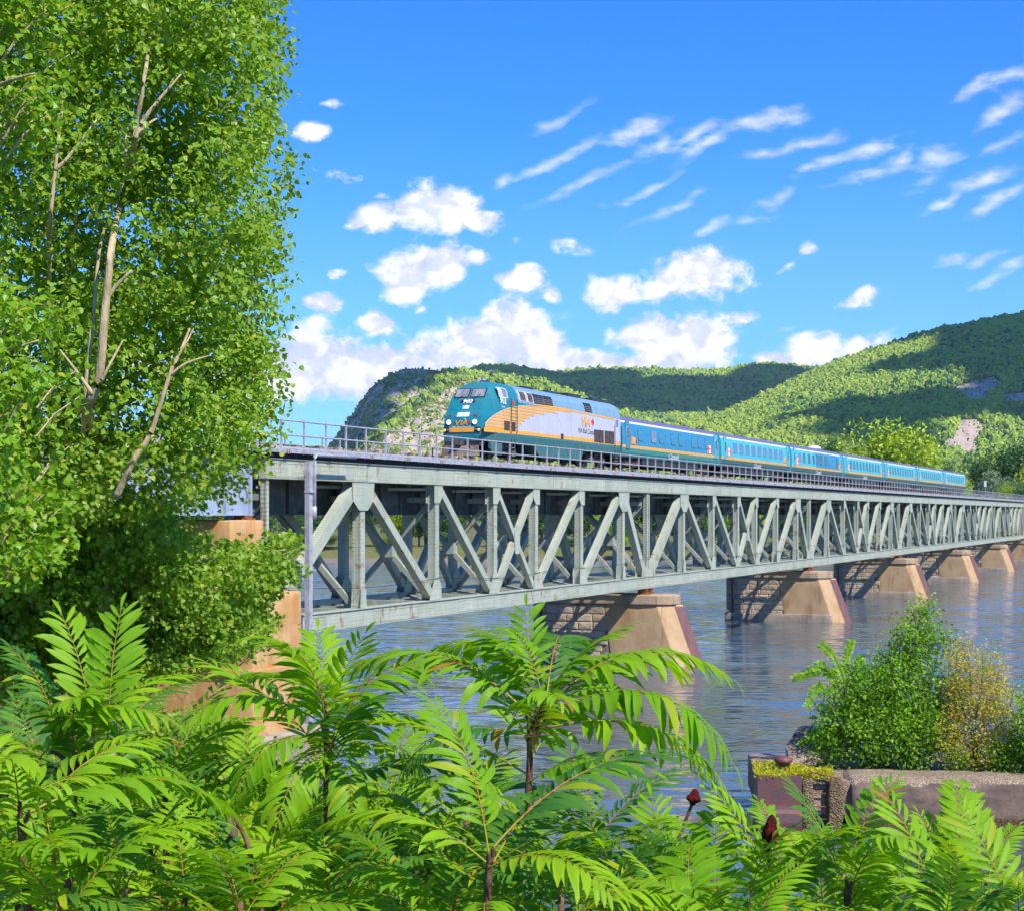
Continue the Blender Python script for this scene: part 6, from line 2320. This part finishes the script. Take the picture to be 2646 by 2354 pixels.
# ------------------------------------------------------------------ sumac in the foreground
def frond_mesh(seed, pairs, droop, arch, llen, fold, young=0.0):
    """one pinnate leaf of unit length along x: bent stalk with paired narrow leaflets and one at the tip"""
    r_ = random.Random(seed)
    m = MB()
    N_ = 14
    side = r_.uniform(-.10, .10)

    def path(u_):
        return Vector((u_ * (1 - .10 * arch * u_), side * u_ * u_, arch * (.62 * math.sin(u_ * 1.75) * .52 - .42 * u_ * u_)))
    pts = [path(i / N_) for i in range(N_ + 1)]
    m.tube(pts, [.0058 * (1 - .75 * i / N_) for i in range(N_ + 1)], 'rachis', 5, False)
    n_l = pairs * 2 + 1
    for k in range(n_l):
        tip = k == n_l - 1
        u_ = .13 + .85 * ((k // 2) / pairs) if not tip else .995
        p = path(u_)
        tg = (path(min(u_ + .02, 1.02)) - path(u_ - .02)).normalized()
        sgn = -1 if k % 2 else 1
        lat = tg.cross(Vector((0, 0, 1))).normalized() * sgn
        upv = lat.cross(tg) * sgn
        if upv.z < 0:
            upv = -upv
        L = llen * (.70 + .42 * math.sin(min(1, u_ * 1.12) * 2.75)) * r_.uniform(.80, 1.12)
        if u_ > .86:
            L *= .80
        wd = L * r_.uniform(.098, .128)
        ang_ = r_.uniform(58, 70) - 26 * u_ if not tip else 0
        d0 = (tg * math.cos(R(ang_)) + lat * math.sin(R(ang_))).normalized() if not tip else tg
        bend = droop * r_.uniform(.45, 1.55)
        curl = r_.uniform(-.5, .5)
        vs, fs = [], []
        nseg = 5
        q = p.copy()
        d_ = d0.copy()
        d_ = (d_ + Vector((0, 0, .22 * (1 - young) - .1))).normalized()
        lean = r_.uniform(-.38, .38)
        for s_ in range(nseg + 1):
            t = s_ / nseg
            wv = wd * (4.2 * t * (1 - t) ** .8 + .02) * .62 if 0 < t < 1 else .0012
            nrm = (upv + Vector((0, 0, lean))).normalized()
            sd = d_.cross(nrm).normalized()
            up2 = sd.cross(d_).normalized()
            vs += [q + sd * wv + up2 * fold * wv, q, q - sd * wv + up2 * fold * wv]
            q = q + d_ * (L / nseg)
            d_ = (d_ + Vector((0, 0, -bend / nseg)) + tg * (curl / nseg)).normalized()
        for s_ in range(nseg):
            a = s_ * 3
            fs += [(a, a + 3, a + 4, a + 1), (a + 1, a + 4, a + 5, a + 2)]
        m.add(vs, fs, 'sumac')
    me = m.mesh('leaf', True)
    return me


FRONDS = [frond_mesh(300 + k, [16, 17, 17, 15, 16, 17, 17, 15][k], [.9, 1.3, 1.8, .7, 1.5, 1.1, 2.1, .5][k], [.55, .8, .9, .45, .75, .6, 1.0, .35][k], [.27, .265, .255, .26, .28, .25, .27, .26][k], [.25, .3, .2, .35, .3, .25, .2, .3][k]) for k in range(8)]
YOUNG = [frond_mesh(350 + k, 11, .35, .25, .25, .35, .6) for k in range(2)]


def place_frond(parent, off, base, d_, L, mesh, roll):
    x = d_.normalized()
    y = Vector((0, 0, 1)).cross(x)
    y = y.normalized() if y.length > 1e-4 else Vector((0, 1, 0))
    z = x.cross(y)
    M_ = Matrix((x, y, z)).transposed().to_4x4() @ Matrix.Rotation(roll, 4, 'X')
    o = obj('leaf', mesh, parent)
    o.matrix_local = Matrix.Translation(base - off) @ M_ @ Matrix.Diagonal((L, L, L, 1))
    return o


def sumac(x, y, Y, n, label, seed, L=.60, heroes=(), group=None, stem_to=None, fruit=None, up=(.95, -.25)):
    r_ = random.Random(seed)
    x, y = x * 1.2945, y * 1.2945
    C = at(x, y, Y)
    g = Vector((C.x + r_.uniform(-.25, .25), Y + r_.uniform(-.1, .3), 0))
    if stem_to:
        q = at(stem_to[0] * 1.2945, stem_to[1] * 1.2945, Y)
        g = Vector((C.x + (q.x - C.x) * 2.2, Y, 0))
    g.z = ground_z(g.x, g.y) - .1
    t = thing('sumac_plant', label, 'sumac', g, 0, group)
    m = MB()
    midp = g.lerp(C, .55) + Vector((r_.uniform(-.12, .12), r_.uniform(-.1, .1), 0))
    limb(m, [g, midp, g.lerp(C, .85), C], .022, .010, 'sumac_stem', 8)
    me = m.mesh('stem', True)
    me.transform(Matrix.Translation(-g))
    obj('stem', me, t)
    az = r_.uniform(0, 6.28)
    for k in range(n):
        az += 2.4 + r_.uniform(-.25, .25)
        f = k / max(1, n - 1)
        elv = up[0] + (up[1] - up[0]) * f + r_.uniform(-.12, .12)
        d_ = Vector((math.cos(az) * math.cos(elv), math.sin(az) * math.cos(elv), math.sin(elv)))
        base = C - (C - g).normalized() * (.22 * f)
        mesh = r_.choice(FRONDS) if f > .12 else r_.choice(YOUNG)
        place_frond(t, g, base, d_, L * r_.uniform(.82, 1.12) * (.85 if f < .15 else 1), mesh, r_.uniform(-.3, .3))
    for hx0, hy0, hx1, hy1, dy, mi in heroes:
        a = at(hx0 * 1.2945, hy0 * 1.2945, Y - .05); b = at(hx1 * 1.2945, hy1 * 1.2945, Y + dy)
        place_frond(t, g, a, b - a, (b - a).length * 1.05, FRONDS[mi] if mi >= 0 else YOUNG[0], r_.uniform(-.12, .12))
        if (a - C).length > .06:
            q = MB(); limb(q, [C - (C - g).normalized() * .1 - g, (a + C) / 2 - g + Vector((0, 0, -.02)), a - g], .010, .006, 'sumac_stem', 6)
            obj('twig', q.mesh('twig', True), t)
    if fruit:
        fx, fy, h = fruit
        fp = at(fx * 1.2945, fy * 1.2945, Y)
        q = MB().lathe([(.004, h), (.016, h * .85), (.026, h * .55), (.03, h * .3), (.024, .03), (.008, 0)], 'fruit', 14)
        me = q.mesh('fruit_cluster', True); rough_mesh(me, 2, .008, 30, 2)
        obj('fruit_cluster', me, t, fp - g, (R(8), R(6), 0))
        q = MB(); limb(q, [C - g, (C + fp) / 2 - g, fp - g + Vector((0, 0, .01))], .009, .006, 'sumac_stem', 6)
        obj('twig', q.mesh('twig', True), t)
    return t


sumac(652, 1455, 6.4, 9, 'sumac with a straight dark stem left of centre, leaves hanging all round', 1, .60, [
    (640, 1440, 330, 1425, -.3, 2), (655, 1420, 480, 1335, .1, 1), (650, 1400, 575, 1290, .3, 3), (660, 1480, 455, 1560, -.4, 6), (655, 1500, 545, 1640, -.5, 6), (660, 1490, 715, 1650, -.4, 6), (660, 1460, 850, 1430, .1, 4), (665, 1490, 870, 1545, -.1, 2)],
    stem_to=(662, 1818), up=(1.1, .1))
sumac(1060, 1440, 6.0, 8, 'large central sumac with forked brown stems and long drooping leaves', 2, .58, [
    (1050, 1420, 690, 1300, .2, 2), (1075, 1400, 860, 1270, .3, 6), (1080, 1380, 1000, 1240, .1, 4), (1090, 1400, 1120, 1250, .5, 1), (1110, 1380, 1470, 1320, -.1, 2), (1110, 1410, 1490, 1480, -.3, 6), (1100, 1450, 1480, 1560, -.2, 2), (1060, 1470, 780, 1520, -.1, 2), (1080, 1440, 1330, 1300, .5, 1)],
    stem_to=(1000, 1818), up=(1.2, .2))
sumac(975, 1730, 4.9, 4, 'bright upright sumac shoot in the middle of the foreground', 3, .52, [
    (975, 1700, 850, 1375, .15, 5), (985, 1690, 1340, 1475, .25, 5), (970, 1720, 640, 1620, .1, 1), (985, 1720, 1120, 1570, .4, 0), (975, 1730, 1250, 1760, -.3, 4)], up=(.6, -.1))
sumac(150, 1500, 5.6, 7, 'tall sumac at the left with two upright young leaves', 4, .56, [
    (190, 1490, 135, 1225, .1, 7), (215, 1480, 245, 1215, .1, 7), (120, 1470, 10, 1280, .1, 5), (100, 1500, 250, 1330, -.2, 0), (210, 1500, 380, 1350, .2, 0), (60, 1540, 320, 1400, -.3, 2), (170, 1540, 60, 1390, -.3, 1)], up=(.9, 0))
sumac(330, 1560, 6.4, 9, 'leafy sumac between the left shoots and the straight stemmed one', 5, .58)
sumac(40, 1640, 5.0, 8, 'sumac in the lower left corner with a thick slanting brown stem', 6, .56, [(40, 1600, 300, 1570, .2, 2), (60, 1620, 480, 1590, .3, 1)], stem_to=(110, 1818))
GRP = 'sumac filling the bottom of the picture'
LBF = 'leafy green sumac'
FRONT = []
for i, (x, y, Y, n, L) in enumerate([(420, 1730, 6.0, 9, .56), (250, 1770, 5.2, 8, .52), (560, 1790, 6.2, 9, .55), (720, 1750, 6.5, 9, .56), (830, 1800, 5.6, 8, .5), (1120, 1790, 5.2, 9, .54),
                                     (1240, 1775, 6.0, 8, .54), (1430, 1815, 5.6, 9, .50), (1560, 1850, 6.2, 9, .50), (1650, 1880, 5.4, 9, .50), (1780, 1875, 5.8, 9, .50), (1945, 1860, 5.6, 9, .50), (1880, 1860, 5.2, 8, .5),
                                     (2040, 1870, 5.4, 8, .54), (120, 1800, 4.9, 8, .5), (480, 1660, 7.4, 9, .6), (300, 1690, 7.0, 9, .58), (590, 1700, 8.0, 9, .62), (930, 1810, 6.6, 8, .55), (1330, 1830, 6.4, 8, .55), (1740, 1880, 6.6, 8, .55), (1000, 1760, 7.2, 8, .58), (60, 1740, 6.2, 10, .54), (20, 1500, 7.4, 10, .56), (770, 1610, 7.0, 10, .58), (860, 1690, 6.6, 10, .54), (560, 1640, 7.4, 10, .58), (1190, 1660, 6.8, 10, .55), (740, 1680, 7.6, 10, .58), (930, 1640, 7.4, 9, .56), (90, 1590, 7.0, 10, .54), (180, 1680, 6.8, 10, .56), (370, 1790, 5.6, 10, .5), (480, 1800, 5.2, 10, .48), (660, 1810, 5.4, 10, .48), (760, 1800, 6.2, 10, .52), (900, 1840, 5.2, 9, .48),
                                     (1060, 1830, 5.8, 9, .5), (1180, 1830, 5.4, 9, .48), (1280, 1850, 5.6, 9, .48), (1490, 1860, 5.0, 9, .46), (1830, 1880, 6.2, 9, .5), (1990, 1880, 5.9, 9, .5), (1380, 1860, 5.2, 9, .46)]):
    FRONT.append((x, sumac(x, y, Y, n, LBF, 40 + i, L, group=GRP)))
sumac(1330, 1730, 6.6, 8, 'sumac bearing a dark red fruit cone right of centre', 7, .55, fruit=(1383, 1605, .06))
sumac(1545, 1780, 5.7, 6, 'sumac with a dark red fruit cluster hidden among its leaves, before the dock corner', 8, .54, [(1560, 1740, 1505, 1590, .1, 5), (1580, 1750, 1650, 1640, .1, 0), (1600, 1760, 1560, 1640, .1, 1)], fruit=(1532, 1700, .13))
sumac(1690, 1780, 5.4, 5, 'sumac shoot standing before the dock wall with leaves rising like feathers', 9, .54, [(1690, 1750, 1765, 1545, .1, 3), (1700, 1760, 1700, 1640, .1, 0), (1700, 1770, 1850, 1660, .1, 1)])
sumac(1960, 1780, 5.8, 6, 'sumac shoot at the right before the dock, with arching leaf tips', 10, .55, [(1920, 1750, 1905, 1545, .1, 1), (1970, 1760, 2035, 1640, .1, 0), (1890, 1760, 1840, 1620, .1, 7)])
# lower growth farther down the bank
THICK = []
for i in range(26):
    x = 20 + (i % 13) * 54 + random.uniform(-18, 18)
    y = 1690 + (i // 13) * 80 + random.uniform(-25, 30)
    THICK.append((i // 13, x, sumac(x, y, 8.6 + random.uniform(0, 3.4), 9, 'smaller sumac', 80 + i, .62, group='sumac thicket on the bank')))
# withered stalk with dry leaves
dp = thing('withered_stalk', 'withered brown stalk with curled dead red leaves at lower left', 'plant', at(660, 2500, 5.4))
o0 = dp.location.copy()
pts = [at(690, 2420, 5.4), at(665, 2300, 5.4), at(640, 2180, 5.4), at(605, 2110, 5.4), at(596, 2105, 5.4)]
m = MB(); limb(m, [p - o0 for p in pts], .011, .006, 'sumac_stem', 6); limb(m, [at(640, 2200, 5.4) - o0, at(600, 2220, 5.38) - o0, at(585, 2250, 5.4) - o0], .006, .003, 'sumac_stem', 5)
obj('stalk', m.mesh('stalk', True), dp)
me = MB().lathe([(.004, 0), (.022, -.02), (.026, -.05), (.018, -.075), (.004, -.09)], 'bark_dark', 12).mesh('seed_head', True); rough_mesh(me, 2, .012, 40, 1)
obj('seed_head', me, dp, at(596, 2108, 5.4) - o0)
r_ = np.random.default_rng(5)
for x, y in ((620, 2180), (640, 2260), (650, 2290), (630, 2310), (600, 2240)):
    P = np.array([at(x, y, 5.38) - o0]); D = np.array([[r_.normal(), -.2, -1.0]]); Up = r_.normal(0, 1, (1, 3))
    obj('dry_leaf', leaf_cloud('dry_leaf', P, D, Up, np.array([.055]), OVAL, OVAL_F, ['dryleaf']), dp)
for x, y, Y in ((278, 2190, 5.2), (1345, 1985, 5.9), (1362, 1992, 5.95), (130, 2320, 4.9), (270, 2180, 5.2), (620, 2390, 5.2)):
    pass


NTH = ['leftmost'] + [a + ' from the left' for a in 'second third fourth fifth sixth seventh eighth ninth tenth eleventh twelfth thirteenth fourteenth fifteenth sixteenth seventeenth eighteenth nineteenth twentieth'.split()] + ['twenty-' + a + ' from the left' for a in 'first second third fourth fifth sixth seventh eighth ninth'.split()] + ['thirtieth from the left'] + ['thirty-' + a + ' from the left' for a in 'first second third fourth fifth sixth seventh eighth ninth'.split()] + ['fortieth from the left'] + ['forty-' + a + ' from the left' for a in 'first second third fourth fifth sixth seventh eighth ninth'.split()]
for k, (_, o) in enumerate(sorted(FRONT, key=lambda q: q[0])):
    o['label'] = 'leafy green sumac, %s in the bottom-edge row' % NTH[k]
for row in (0, 1):
    for k, (_, _, o) in enumerate(sorted([q for q in THICK if q[0] == row], key=lambda q: q[1])):
        o['label'] = 'smaller sumac, %s in the bank thicket %s row' % (NTH[k], ('back', 'front')[row])
for k, (_, o, c) in enumerate(sorted(SHORE, key=lambda q: q[0])):
    o['label'] = '%s far shore tree behind the trusses, %s' % (c, NTH[k])
for k, (_, o) in enumerate(sorted(WBUSH, key=lambda q: q[0])):
    o['label'] = 'low bush at the far waterline under the bridge, %s' % NTH[k]

# low cover on the bank between and behind the sumac
r_ = np.random.default_rng(31)
n = 5200
BX = r_.uniform(-34, 8, n); BY = r_.uniform(9, 74, n)
sh_ = np.interp(BX, SHX, SHY)
ok = (BY < sh_ - 1.0) & (noise3(np.stack([BX, BY, BX * 0], -1), .22, 3) > -.25)
BX, BY, sh_ = BX[ok], BY[ok], sh_[ok]
BZ = np.minimum(WATER_Z + (sh_ - BY) * .8 * .235, 8.7)
C = np.stack([BX, BY, BZ + r_.uniform(.05, 1.1, len(BX))], -1)
O = r_.normal(0, .5, C.shape); O[:, 2] += .8
LP, D, Up, S = twig_leaves(r_, C, O, 9, .24, .15, .1, .7)
me = leaf_cloud('undergrowth', LP, D, Up, S, OVAL, OVAL_F, ['poplar_near'])
obj('undergrowth', me, None, kind='stuff', label='low leafy undergrowth covering the near river bank', category='undergrowth')

# ------------------------------------------------------------------ air between here and the hills
hz, t = newmat('haze')
pv = t.n('ShaderNodeVolumePrincipled')
pv.inputs['Color'].default_value = (0.62, 0.74, 0.92, 1)
pv.inputs['Density'].default_value = 0.00004
pv.inputs['Anisotropy'].default_value = 0.25
o_ = t.n('ShaderNodeOutputMaterial')
t.put(o_.inputs['Volume'], pv.outputs[0])
MT['haze'] = hz
obj('haze', MB().box(-5700, 5700, -500, 7600, -6.0, 520, 'haze'), None, kind='stuff')
